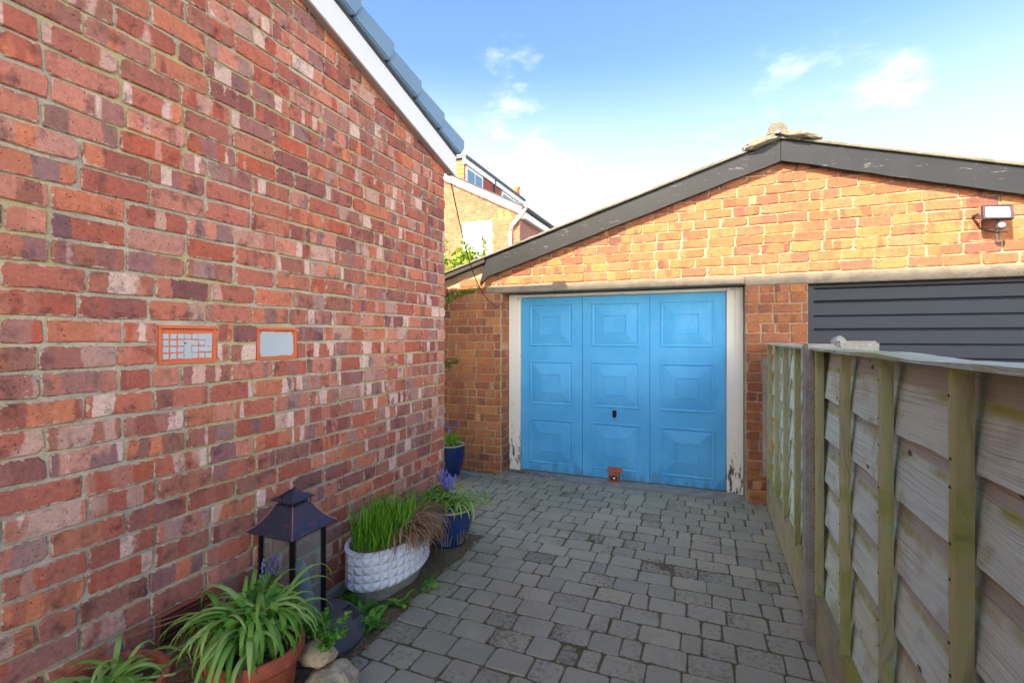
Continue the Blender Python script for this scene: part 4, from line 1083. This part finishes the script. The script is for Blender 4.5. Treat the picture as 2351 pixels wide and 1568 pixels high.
for r_, z in ((.066, zc_), (.067, zc_ + .004), (.030, zc_ + .024), (.008, zc_ + .040)): vs += [(lc.x + sx_ * r_, lc.y + sy2 * r_, z) for sx_, sy2 in ((-1, -1), (1, -1), (1, 1), (-1, 1))]
fs = [(0, 3, 2, 1), (12, 13, 14, 15)]
for q in range(3): fs += [(q * 4 + i, q * 4 + (i + 1) % 4, q * 4 + 4 + (i + 1) % 4, q * 4 + 4 + i) for i in range(4)]
b.add(vs, fs); b.build('cap', M['lantern'], la)
b = MB(); b.tube([(lc.x - .02, lc.y - .05, zc_ + .012), (lc.x - .01, lc.y - .045, zc_ + .03), (lc.x, lc.y - .02, zc_ + .042), (lc.x, lc.y + .015, zc_ + .044)], .003, 6); b.build('ring_handle', M['black_metal'], la)
# pale figure inside the lantern, shaped as a bent plastic pipe
pp = thing('pale_figure', 'pale grey green rounded figure standing inside the lantern', 'ornament', lc + Vector((0.0, .03, .0198)))
b = MB(); q0 = lc + Vector((.03, .055, .02))
pth = [(0, 0.0, .0), (0.0, 0.0, .04), (0.002, -.004, .10), (0.0, -.018, .15), (-.002, -.030, .22), (-.004, -.038, .265), (-.004, -.040, .29)]
b.tube([q0 + Vector(v) for v in pth], .034, 16); 
for k, sc_ in ((0, 1.0), (1, 1.02), (2, .86), (3, .92), (4, .86), (5, .74), (6, .35)):
    c_ = q0 + Vector(pth[k])
    for j in range(16): b.v[k * 16 + j] = c_ + (b.v[k * 16 + j] - c_) * sc_
b.build('figure', M['pipe'], pp, smooth=True)
b = MB(); b.lathe(q0 + Vector((0, 0, 0.0005)), [(.048, 0), (.045, .02), (.033, .05)], 24); b.build('foot', M['pipe'], pp, smooth=True)
# --- white planter with pyramid studs on a concrete plinth
wc = Vector((-1.765, 2.41, 0)); PA, PB = .19, .315; PZ0, PZ1 = .078, .285
pl = MB(); pl.lathe(wc, [(1.0, -.01), (.99, .074), (.96, .0775)], 40, True, .145, .27); tag(pl.build('planter_plinth', M['plinth'], None, wc, bevel=0.0, smooth=False), 'low grey concrete block under the white studded planter', 'concrete block')
wp = thing('studded_planter', 'white oval planter with rows of pyramid studs by the wall', 'planter', wc + Vector((0, 0, PZ0)))
def ell(a, r=1.0): return wc.x + PA * r * math.cos(a), wc.y + PB * r * math.sin(a)
b = MB(); b.lathe(wc, [(.955, PZ0), (.985, PZ0 + .006), (.985, PZ1 - .018), (1.0, PZ1 - .013), (1.0, PZ1 - .003), (.985, PZ1), (.90, PZ1), (.885, PZ1 - .01), (.88, PZ1 - .05)], 72, True, PA, PB); b.build('shell', M['white_planter'], wp)
# equal steps along the ellipse
N_ = 2000; acc = [0.0]
for i in range(N_):
    a0_, a1_ = 2 * math.pi * i / N_, 2 * math.pi * (i + 1) / N_; p, q = ell(a0_), ell(a1_); acc.append(acc[-1] + math.hypot(q[0] - p[0], q[1] - p[1]))
cnt = 32; stepl = acc[-1] / cnt; ks = []; j = 0
for c_ in range(cnt + 1):
    while j < N_ and acc[j] < c_ * stepl - 1e-9: j += 1
    ks.append(2 * math.pi * j / N_)
zr0, zr1, nr = PZ0 + .006, PZ1 - .024, 4
for c_ in range(cnt):
    am = (ks[c_] + ks[c_ + 1]) / 2
    for r_ in range(nr):
        za, zb_ = zr0 + (zr1 - zr0) * r_ / nr, zr0 + (zr1 - zr0) * (r_ + 1) / nr
        p0, p1 = ell(ks[c_], .988), ell(ks[c_ + 1], .988); pm = Vector((*ell(am, .988), (za + zb_) / 2)); nrm = Vector((math.cos(am) / PA, math.sin(am) / PB, 0)).normalized()
        s = MB(); s.add([(p0[0], p0[1], za), (p1[0], p1[1], za), (p1[0], p1[1], zb_), (p0[0], p0[1], zb_), pm + nrm * .015], [(0, 1, 4), (1, 2, 4), (2, 3, 4), (3, 0, 4)])
        if math.cos(am) > -0.35: s.build('stud', M['white_planter'], wp, pm)
b = MB(); b.lathe(wc, [(.89, PZ1 - .03), (.5, PZ1 - .02), (.01, PZ1 - .015)], 40, False, PA, PB); b.build('soil', M['soil'], wp)
gs = thing('green_shoots', 'dense bright green upright shoots growing in the white studded planter', 'plant', wc + Vector((0, 0, PZ1 - .02)))
b = MB()
for i in range(600):
    a_ = random.uniform(0, 6.28); r_ = math.sqrt(random.random()) * .86; x_, y_ = ell(a_, r_)
    if y_ > 2.62 and random.random() < .6: continue
    p = Vector((x_, y_, PZ1 - .025)); L = random.uniform(.10, .27); az = random.uniform(0, 6.28)
    pts, sd = arch_leaf(p, az, L, R(random.uniform(62, 88)), random.uniform(.1, .9), 5)
    for v in pts: v.x = max(v.x, WX + .02)
    b.strip(pts, random.uniform(.006, .011), sd, .2, .7)
o = b.build('foliage', M['shoot'], gs, smooth=True, kind='stuff'); rnd_attr(o, 18)
ds = thing('dead_leaves', 'tangle of brown dead leaf strands hanging over the white planter', 'dead leaves', wc + Vector((.1, .2, PZ1)))
b = MB()
for i in range(500):
    a_ = random.gauss(.48, .46); x_, y_ = ell(a_, random.uniform(.5, .95)); p = Vector((x_, y_, PZ1 + random.uniform(0, .05)))
    L = random.uniform(.13, .30); az = random.gauss(.3, .7)
    pts, sd = arch_leaf(p, az, L, random.uniform(.3, 1.3), random.uniform(2.6, 4.2), 8)
    for v in pts:
        e_ = ((v.x - wc.x) / PA) ** 2 + ((v.y - wc.y) / PB) ** 2
        if v.z < PZ1 + .004 and e_ < 1.12:
            k_ = math.sqrt(1.14 / max(e_, .05)); v.x = wc.x + (v.x - wc.x) * k_; v.y = wc.y + (v.y - wc.y) * k_
        v.z = max(v.z, .012 + random.random() * .02)
    b.strip(pts, random.uniform(.0035, .0085), sd, .15, .8)
for i in range(40):
    a_ = random.uniform(-1.4, 1.4); x_, y_ = ell(a_, random.uniform(.7, .98)); p = Vector((x_, y_, PZ1 + .01))
    pts, sd = arch_leaf(p, random.uniform(-1.9, -.9), random.uniform(.1, .22), .25, random.uniform(.4, 1.1), 6)
    for v in pts: v.z = max(v.z, PZ1 - .0)
    b.strip(pts, .0035, sd, .1, .8)
o = b.build('strands', M['straw'], ds, smooth=True, kind='stuff'); rnd_attr(o, 27)
dw = thing('dandelion_weeds', 'green dandelion-like weeds on the soil in front of the white planter', 'weeds', (-1.56, 2.1, 0.01))
b = MB()
for (x_, y_, n) in ((-1.66, 2.07, 26), (-1.60, 2.02, 20), (-1.55, 1.98, 18), (-1.78, 2.10, 22), (-1.54, 2.2, 14), (-1.50, 2.42, 8)):
    for i in range(n):
        pts, sd = arch_leaf((x_ + random.gauss(0, .02), y_ + random.gauss(0, .02), .012), random.uniform(0, 6.28), random.uniform(.05, .11), random.uniform(.3, 1.2), 1.4, 4)
        for v in pts: v.z = max(v.z, .014)
        b.strip(pts, random.uniform(.018, .034), sd, .15, .4)
o = b.build('foliage', M['fern'], dw, smooth=True, kind='stuff'); rnd_attr(o, 15)
# --- blue glazed pot with bluebells
bc = Vector((-1.70, 3.01, 0))
def glazed(c, r, h, label, motif=True):
    t = thing('glazed_pot', label, 'flower pot', c, 'blue glazed pots')
    b = MB(); b.lathe(c, [(r * .60, 0), (r * .66, .006), (r * .82, h * .28), (r * .95, h * .62), (r * .98, h * .82), (r * .95, h * .93), (r * .985, h * .965)], 48); b.build('pot', M['glaze'], t, smooth=True)
    b = MB(); b.lathe(c, [(r * .985, h * .9651), (r * 1.01, h * .98), (r * 1.0, h), (r * .90, h), (r * .87, h * .95), (r * .86, h * .88)], 48, False); b.build('rim', M['buff'], t, smooth=True)
    b = MB(); b.lathe(c, [(r * .87, h * .9), (r * .4, h * .93), (.004, h * .94)], 24, False); b.build('soil', M['soil'], t, smooth=True)
    if motif:
        for k in range(3):
            a0_ = -1.15 + k * .75
            for q in range(4):
                a_ = a0_ + (q - 1.5) * .10; l = MB(); pts = []
                for s_ in range(6):
                    tt = s_ / 5; z = h * (.12 + .42 * tt * (1 - .25 * abs(q - 1.5) / 1.5)); aa = a_ + (q - 1.5) * .07 * tt
                    rr_ = r * (.70 + .25 * min(1, z / (h * .62))) * 1.0 + .001; pts.append(c + Vector((rr_ * math.cos(aa), rr_ * math.sin(aa), z)))
                l.tube(pts, .003, 5, .0015); l.build('reed_motif', M['gold'], t)
    return t
glazed(bc, .175, .262, 'dark blue glazed pot with buff reed motifs beside the dead leaves')
bp = strap_plant('bluebell_plant', 'bluebells with strap leaves and ferny growth in the nearer blue pot', bc + Vector((.02, .0, .25)), 62, .30, .017, .95, 2.5, M['strap'], .07, azs=(-2.2, 1.9), zmin=.1)
b = MB(); leaflets(b, bc + Vector((-.06, -.10, .33)), 300, (.12, .12, .10), .024); leaflets(b, bc + Vector((.0, -.17, .24)), 120, (.05, .05, .09), .02)
o = b.build('foliage', M['fern'], bp, smooth=True, kind='stuff'); rnd_attr(o, 6)
for i in range(9):
    tp = bc + Vector((random.uniform(-.10, .12), random.uniform(-.12, .10), random.uniform(.43, .52))); bell_stalk(bp, bc + Vector((random.uniform(-.06, .06), random.uniform(-.06, .06), .26)), tp, 10, .0115)
# --- rear blue pot by the garage
rc = Vector((-2.53, 4.50, 0))
glazed(rc, .165, .33, 'tall dark blue glazed pot at the corner beyond the house', False)
rp = strap_plant('potted_bluebell', 'small bluebell plant in the far blue pot beyond the house corner', rc + Vector((0, 0, .315)), 46, .26, .013, 1.05, 2.0, M['shoot'], .06, zmin=.2, xmin=-2.74)
for v in range(4):
    bell_stalk(rp, rc + Vector((0, 0, .32)), rc + Vector((random.uniform(-.05, .09), random.uniform(-.06, .04), random.uniform(.5, .58))), 8, .011)
# --- folded plastic on the ground
tc = Vector((-2.28, 4.60, 0.0)); b = MB(); n1_, n2_ = 22, 8; vs = []
for i in range(n1_ + 1):
    for j_ in range(n2_ + 1):
        u_, v_ = i / n1_, j_ / n2_; x_ = tc.x - .17 + .33 * u_; y_ = tc.y + (v_ - .5) * .11 * (1 - .4 * u_) + .012 * math.sin(u_ * 9)
        vs.append((x_, y_, .004 + .022 * max(0, math.sin(v_ * math.pi)) * (.6 + .6 * mnoise.noise(Vector((u_ * 7, v_ * 4, 1)))) + .008 * abs(mnoise.noise(Vector((u_ * 15, v_ * 8, 3))))))
fs = [(i * (n2_ + 1) + j_, (i + 1) * (n2_ + 1) + j_, (i + 1) * (n2_ + 1) + j_ + 1, i * (n2_ + 1) + j_ + 1) for i in range(n1_) for j_ in range(n2_)]
b.add(vs, fs); tag(b.build('plastic_sheet', M['tarp'], None, tc, smooth=True), 'crumpled pale turquoise plastic lying at the foot of the garage pier', 'plastic sheet')
# --- ivy on the garage pier
def ivy(label, pts, n, r_, sz):
    t = thing('ivy', label, 'ivy', pts[0], 'ivy sprigs on the garage pier'); b = MB(); b.tube(pts, .003, 5); b.build('stem', M['wood_stem'], t)
    f = MB(); m_ = len(pts) - 1
    for i in range(n):
        u_ = random.random() ** 1.3 * m_; k = min(int(u_), m_ - 1); p = Vector(pts[k]).lerp(Vector(pts[k + 1]), u_ - k); sp_ = r_ * (1.2 - .8 * u_ / m_)
        leaflets(f, p + Vector((0, -.012, 0)), 1, (sp_, .02, sp_), sz, up=.2)
    for v in f.v: v.y = min(v.y, GY - .009)
    o = f.build('foliage', M['ivy'], t, kind='stuff'); rnd_attr(o, 6)
ivy('ivy runner creeping up the pier under the bargeboard tail', [at(1024, 695, 'Y', GY - .012), at(1040, 678, 'Y', GY - .012), at(1070, 672, 'Y', GY - .012), at(1100, 662, 'Y', GY - .012)], 170, .05, .024)
ivy('small ivy tuft on the pier half way up beside the house corner', [at(1022, 840, 'Y', GY - .012), at(1036, 832, 'Y', GY - .012), at(1056, 826, 'Y', GY - .012)], 60, .035, .022)
# --- cable between the house eave and the garage
ca = Vector((WX + .02, 3.44, 2.75)); cb = at(1138, 705, 'Y', GY - .02)
pts = []
for i in range(25):
    t_ = i / 24; p = ca.lerp(cb, t_); p.z -= .33 * math.sin(math.pi * t_) * (1 - .35 * t_); p.x += .0 + .05 * math.sin(math.pi * t_) * 0; pts.append(p)
pts += [cb + Vector((.03, -.01, .005)), cb + Vector((.07, -.01, .03))]
b = MB(); b.tube(pts, .0055, 6, .004); tag(b.build('hanging_cable', M['cable'], None, ca, smooth=True), 'thin dark cable drooping from the house eave to the garage pier', 'cable')

# ================================================================== BEYOND THE GARAGE
# golden hedge
hc = Vector((-4.25, 7.6, 0))
hd = thing('hedge_shrub', 'sunlit golden green shrub behind the garage roof', 'shrub', hc)
b = MB()
for k in range(7):
    a_ = random.uniform(0, 6.28); b.tube([hc, hc + Vector((math.cos(a_) * .15, math.sin(a_) * .15, 1.0)), hc + Vector((math.cos(a_) * .6, math.sin(a_) * .5, 2.3))], .03, 6, .008)
b.build('trunk', M['wood_stem'], hd)
b = MB()
for k in range(52):
    c_ = hc + Vector((random.uniform(-.75, .75), random.uniform(-.6, .6), random.uniform(1.7, 2.82))); leaflets(b, c_, 120, (.24, .24, .2), .066)
for k in range(11):
    p = hc + Vector((random.uniform(-.75, .75), random.uniform(-.5, .3), 2.7)); 
    for q in range(9): leaflets(b, p + Vector((random.gauss(0, .015), 0, q * .055)), 4, (.045, .045, .04), .05)
o = b.build('crown', M['hedge'], hd, smooth=True, kind='stuff'); rnd_attr(o, 6)
# neighbouring house
HYf = 13.0; XE = -4.99; ZE = 5.0
nh = thing('neighbour_house', 'buff brick neighbouring house with dormer and white bargeboard in the distance', 'house', (-8, HYf, 0))
def nroof(x): return ZE + 0.506 * (XE - x)
b = MB(); b.prism([(-12.5, HYf, 0), (XE - .02, HYf, 0), (XE - .02, HYf, nroof(XE)), (-9.5, HYf, nroof(-9.5)), (-12.5, HYf, nroof(-9.5) - 1.5)], (0, 9.5, 0)); nw = b.build('wall', M['far_mortar'], nh)
win = (at(1063, 513, 'Y', HYf), at(1130, 640, 'Y', HYf))
wx0, wx1, wz1, wz0 = win[0].x, win[1].x, win[0].z, 2.3
fb = []
for c_, L, z in courses(-8.4, XE - .02, 2.2, lambda q: nroof(q) + .02, .086, .235, .086, 41, 0, .1, lambda s, e, z0_, z1_: [(s, wx0 - .01), (wx1 + .01, e)] if (s < wx1 and e > wx0 and z0_ < wz1 - .01) else [(s, e)]):
    fb.append((L, .074, random.randrange(5), Vector((c_, HYf, z)), 0.0))
lay(fb, M['far_brick'], nw, 300)
fb2 = []
for c_, L, z in courses(HYf, HYf + 4.5, 3.2, lambda q: ZE + .02, .086, .235, .086, 43, 0, .1): fb2.append((L, .074, random.randrange(5), Vector((XE - .02, c_, z)), R(90)))
M['far_brick_shaded'] = brick_mat('shade tinted house brick', 'Y', [(0, C(168, 118, 104)), (1, C(150, 108, 100))], [(0, C(150, 104, 92)), (1, C(172, 120, 104))], C(190, 160, 150), C(190, 166, 150), 0.75, 5, 0.2)  # side wall's purple shade is put into this brick palette
join_meshes('side_bricks', [(brick_mesh(q[0], q[1], q[2], M['far_brick_shaded']), q[3], q[4]) for q in fb2], M['far_brick_shaded'], nw, WL[nw])
b = MB(); t_ = .30
b.prism([(XE + .08, HYf - .12, nroof(XE + .08) - .02), (-9.5, HYf - .12, nroof(-9.5) - .02), (-9.5, HYf - .12, nroof(-9.5) + t_ - .12), (XE + .08, HYf - .12, nroof(XE + .08) + t_ - .12)], (0, .115, 0)); b.build('bargeboard', M['upvc'], nh)
b = MB(); b.prism([(XE + .15, HYf - .10, nroof(XE + .15) + .19), (-9.5, HYf - .10, nroof(-9.5) + .19), (-9.5, HYf - .10, nroof(-9.5) + .25), (XE + .15, HYf - .10, nroof(XE + .15) + .25)], (0, 9.6, 0)); b.build('roof', M['roof_tile'], nh)
b = MB(); b.tube([(XE + .2, HYf - .1, ZE + .10), (XE + .2, HYf + 8, ZE + .10)], .06, 8); b.build('gutter', M['dark_plastic'], nh)
b = MB(); b.box((XE + .001, HYf, ZE - .16), (XE + .15, HYf + 8, ZE + .03)); b.build('eaves_board', M['upvc'], nh)
b = MB(); b.tube([(XE + .18, HYf - .06, ZE + .07), (XE - .22, HYf - .08, ZE - .35), (XE - .28, HYf - .06, ZE - .55), (XE - .28, HYf - .06, 2.0)], .05, 8); b.build('downpipe', M['upvc'], nh, smooth=True)
b = MB(); b.box((wx0, HYf - .03, wz0), (wx1, HYf + .02, wz1)); wn = b.build('window', M['upvc'], nh, bevel=.01)
for (za, zb_) in ((wz1 - .42, wz1 - .07), (wz0 + .07, wz1 - .5)):
    b = MB(); b.box((wx0 + .09, HYf - .036, za), (wx1 - .09, HYf - .0305, zb_)); b.build('pane', M['lamp_face'], wn)
vx = at(1143, 481, 'Y', HYf); 
for k in range(2):
    b = MB(); b.box((vx.x + k * .24, HYf - .012, vx.z - .33), (vx.x + k * .24 + .17, HYf + .01, vx.z)); b.build('air_brick', M['chimney'], nh)
# dormer
XD = -7.0; YD0, YD1 = 13.35, 18.4; ZD1 = 6.95
b = MB(); b.box((XD - 2.6, YD0, nroof(XD) - .3), (XD, YD1, ZD1)); dmn = b.build('dormer', M['hung_tile'], nh)
for k in range(7):
    z = nroof(XD) + .2 + k * .14
    if z > ZD1 - .1: break
    b = MB(); b.box((XD - .5, YD0 - .025, z), (XD + .025, YD0 - .001, z + .125)); b.build('tile_course', M['chimney'], dmn)
    for (ya, yb) in ((14.75, 15.45), (15.65, 16.2)):
        b = MB(); b.box((XD + .001, ya, z), (XD + .03, yb, z + .125), Matrix.Rotation(R(4), 3, 'Y')); b.build('tile_course', M['hung_tile'], dmn)
b = MB(); b.box((XD - 2.7, YD0 - .1, ZD1), (XD + .14, YD1 + .1, ZD1 + .09)); b.build('dormer_roof', M['dark_plastic'], nh)
b = MB(); b.box((XD + .001, YD0 - .08, ZD1 - .17), (XD + .1, YD1, ZD1 - .002)); b.build('dormer_fascia', M['upvc'], nh)
for (ya, yb) in ((13.45, 14.65), (16.3, 18.2)):
    b = MB(); b.box((XD + .001, ya, nroof(XD) + .22), (XD + .05, yb, ZD1 - .18)); wn = b.build('window', M['upvc'], nh)
    nb = 2 if yb < 15 else 3; wd = (yb - ya - .1) / nb
    for k in range(nb):
        b = MB(); b.box((XD + .0505, ya + .07 + k * wd, nroof(XD) + .30), (XD + .056, ya + .07 + (k + 1) * wd - .06, ZD1 - .26)); b.build('pane', M['window_glass'], wn)
b = MB(); b.tube([(XD + .09, 15.55, ZD1 - .02), (XD + .09, 15.55, nroof(XD) + .2)], .04, 8); b.build('downpipe', M['dark_plastic'], nh)
# chimney
cpn = at(1169, 452, 'Y', 20.5)
b = MB(); b.box((cpn.x - .35, 20.2, cpn.z - 2.5), (cpn.x + .5, 20.9, cpn.z - .05)); ch_ = b.build('chimney', M['hung_tile'], nh)
for k in range(2):
    b = MB(); b.lathe((cpn.x - .12 + .45 * k, 20.5 + .1 * k, cpn.z - .05), [(.15, 0), (.13, .35), (.16, .40), (.16, .48), (.1, .48)], 14); b.build('chimney_pot', M['chimney'], ch_, smooth=True)
# satellite dish on the eaves
dq = at(1216, 487, 'Y', 13.6)
sd_ = thing('satellite_dish', 'small grey satellite dish at the eaves of the neighbouring house', 'satellite dish', dq)
b = MB(); b.lathe((0, 0, 0), [(.005, .0), (.12, .02), (.22, .06), (.28, .10), (.275, .105), (.21, .07), (.11, .03), (.005, .012)], 22, False)
rt = Matrix.Rotation(R(60), 3, 'X') @ Matrix.Rotation(R(-25), 3, 'Y'); b.v = [rt @ v + dq for v in b.v]; b.build('dish', M['post'], sd_, smooth=True)
b = MB(); b.tube([dq, dq + Vector((-.05, .15, -.2))], .02, 6); b.tube([dq + Vector((0, 0, -.2)), dq + Vector((.02, -.3, -.05))], .012, 5); b.build('arm', M['post'], sd_)

# ================================================================== UNSEEN HOUSE BLOCK ADDED BEHIND THE VIEWER (placed and sized to shade the drive)
mh = thing('unseen_shading_house', 'unseen tall white house block added behind the viewer to shade the drive', 'house', (-4.0, -2.0, 0))
ME = 7.68
b = MB(); b.box((-7.5, -9.2, 0), (-0.5, -2.0, ME)); b.build('wall', M['render'], mh)
b = MB(); b.prism([(-7.6, -2.0, ME - .02), (-7.6, -5.6, ME + 1.8), (-7.6, -9.3, ME - .02)], (7.1, 0, 0)); b.build('roof', M['roof_tile'], mh)
for (xa, za) in ((-1.85, 4.3), (-6.5, 4.3)):
    b = MB(); b.box((xa, -1.995, za), (xa + 1.2, -1.96, za + 1.2)); wn = b.build('window', M['upvc'], mh)
    b = MB(); b.box((xa + .08, -1.958, za + .08), (xa + 1.12, -1.952, za + 1.12)); b.build('pane', M['window_glass'], wn)

# ================================================================== LITTER ON THE GROUND
def crumbs(name, label, cat, spots, m, n, sz, z0):
    b = MB()
    for (cx_, cy_, rx, ry, k) in spots:
        for i in range(k):
            p = Vector((random.gauss(cx_, rx), random.gauss(cy_, ry), 0)); s_ = sz * random.uniform(.4, 1.4)
            p.z = z0 + s_ * .2
            q = [p + Vector((random.uniform(-1, 1), random.uniform(-1, 1), random.uniform(-.3, .6))) * s_ for _ in range(4)]
            b.add(q, [(0, 1, 2), (0, 2, 3), (0, 3, 1), (1, 3, 2)])
    o = b.build(name, m, None, (spots[0][0], spots[0][1], 0)); tag(o, label, cat, kind='stuff'); return o
crumbs('moss_crumbs', 'dark moss crumbs at the left foot of the blue door', 'moss', [(-1.86, 4.84, .08, .03, 160), (-1.60, 4.80, .10, .02, 60), (-2.2, 4.66, .12, .03, 60)], M['soil'], 0, .011, .009)
crumbs('mortar_crumbs', 'pale mortar crumbs on the setts at the foot of the right pier', 'rubble', [(.38, 4.66, .06, .03, 90), (.22, 4.72, .12, .02, 60), (.30, 4.5, .12, .08, 40), (-1.0, 4.66, .5, .02, 50)], M['plinth'], 0, .008, .002)
crumbs('leaf_litter', 'dry plant litter along the soil strip under the planters', 'litter', [(-1.50, 1.75, .04, .10, 60), (-1.49, 2.3, .03, .2, 70), (-1.50, 2.8, .04, .15, 50)], M['straw'], 0, .010, .006)

b = MB(); rr = random.Random(77)
for i in range(150):
    x_ = rr.choice((rr.uniform(-1.62, -1.2), rr.uniform(-1.5, .4))); y_ = 4.715 - 0.146 * rr.randrange(1, 25)
    if x_ < -1.5 and y_ < 2.2: continue
    leaflets(b, (x_ + rr.uniform(-.02, .02), y_ + rr.uniform(-.004, .004), .001), 3, (.012, .004, .003), .009, up=1.2)
o = b.build('joint_moss', M['fern'], None, (-.6, 3, 0)); rnd_attr(o, 6); tag(o, 'tiny green moss and seedlings in the joints of the setts', 'moss', kind='stuff')
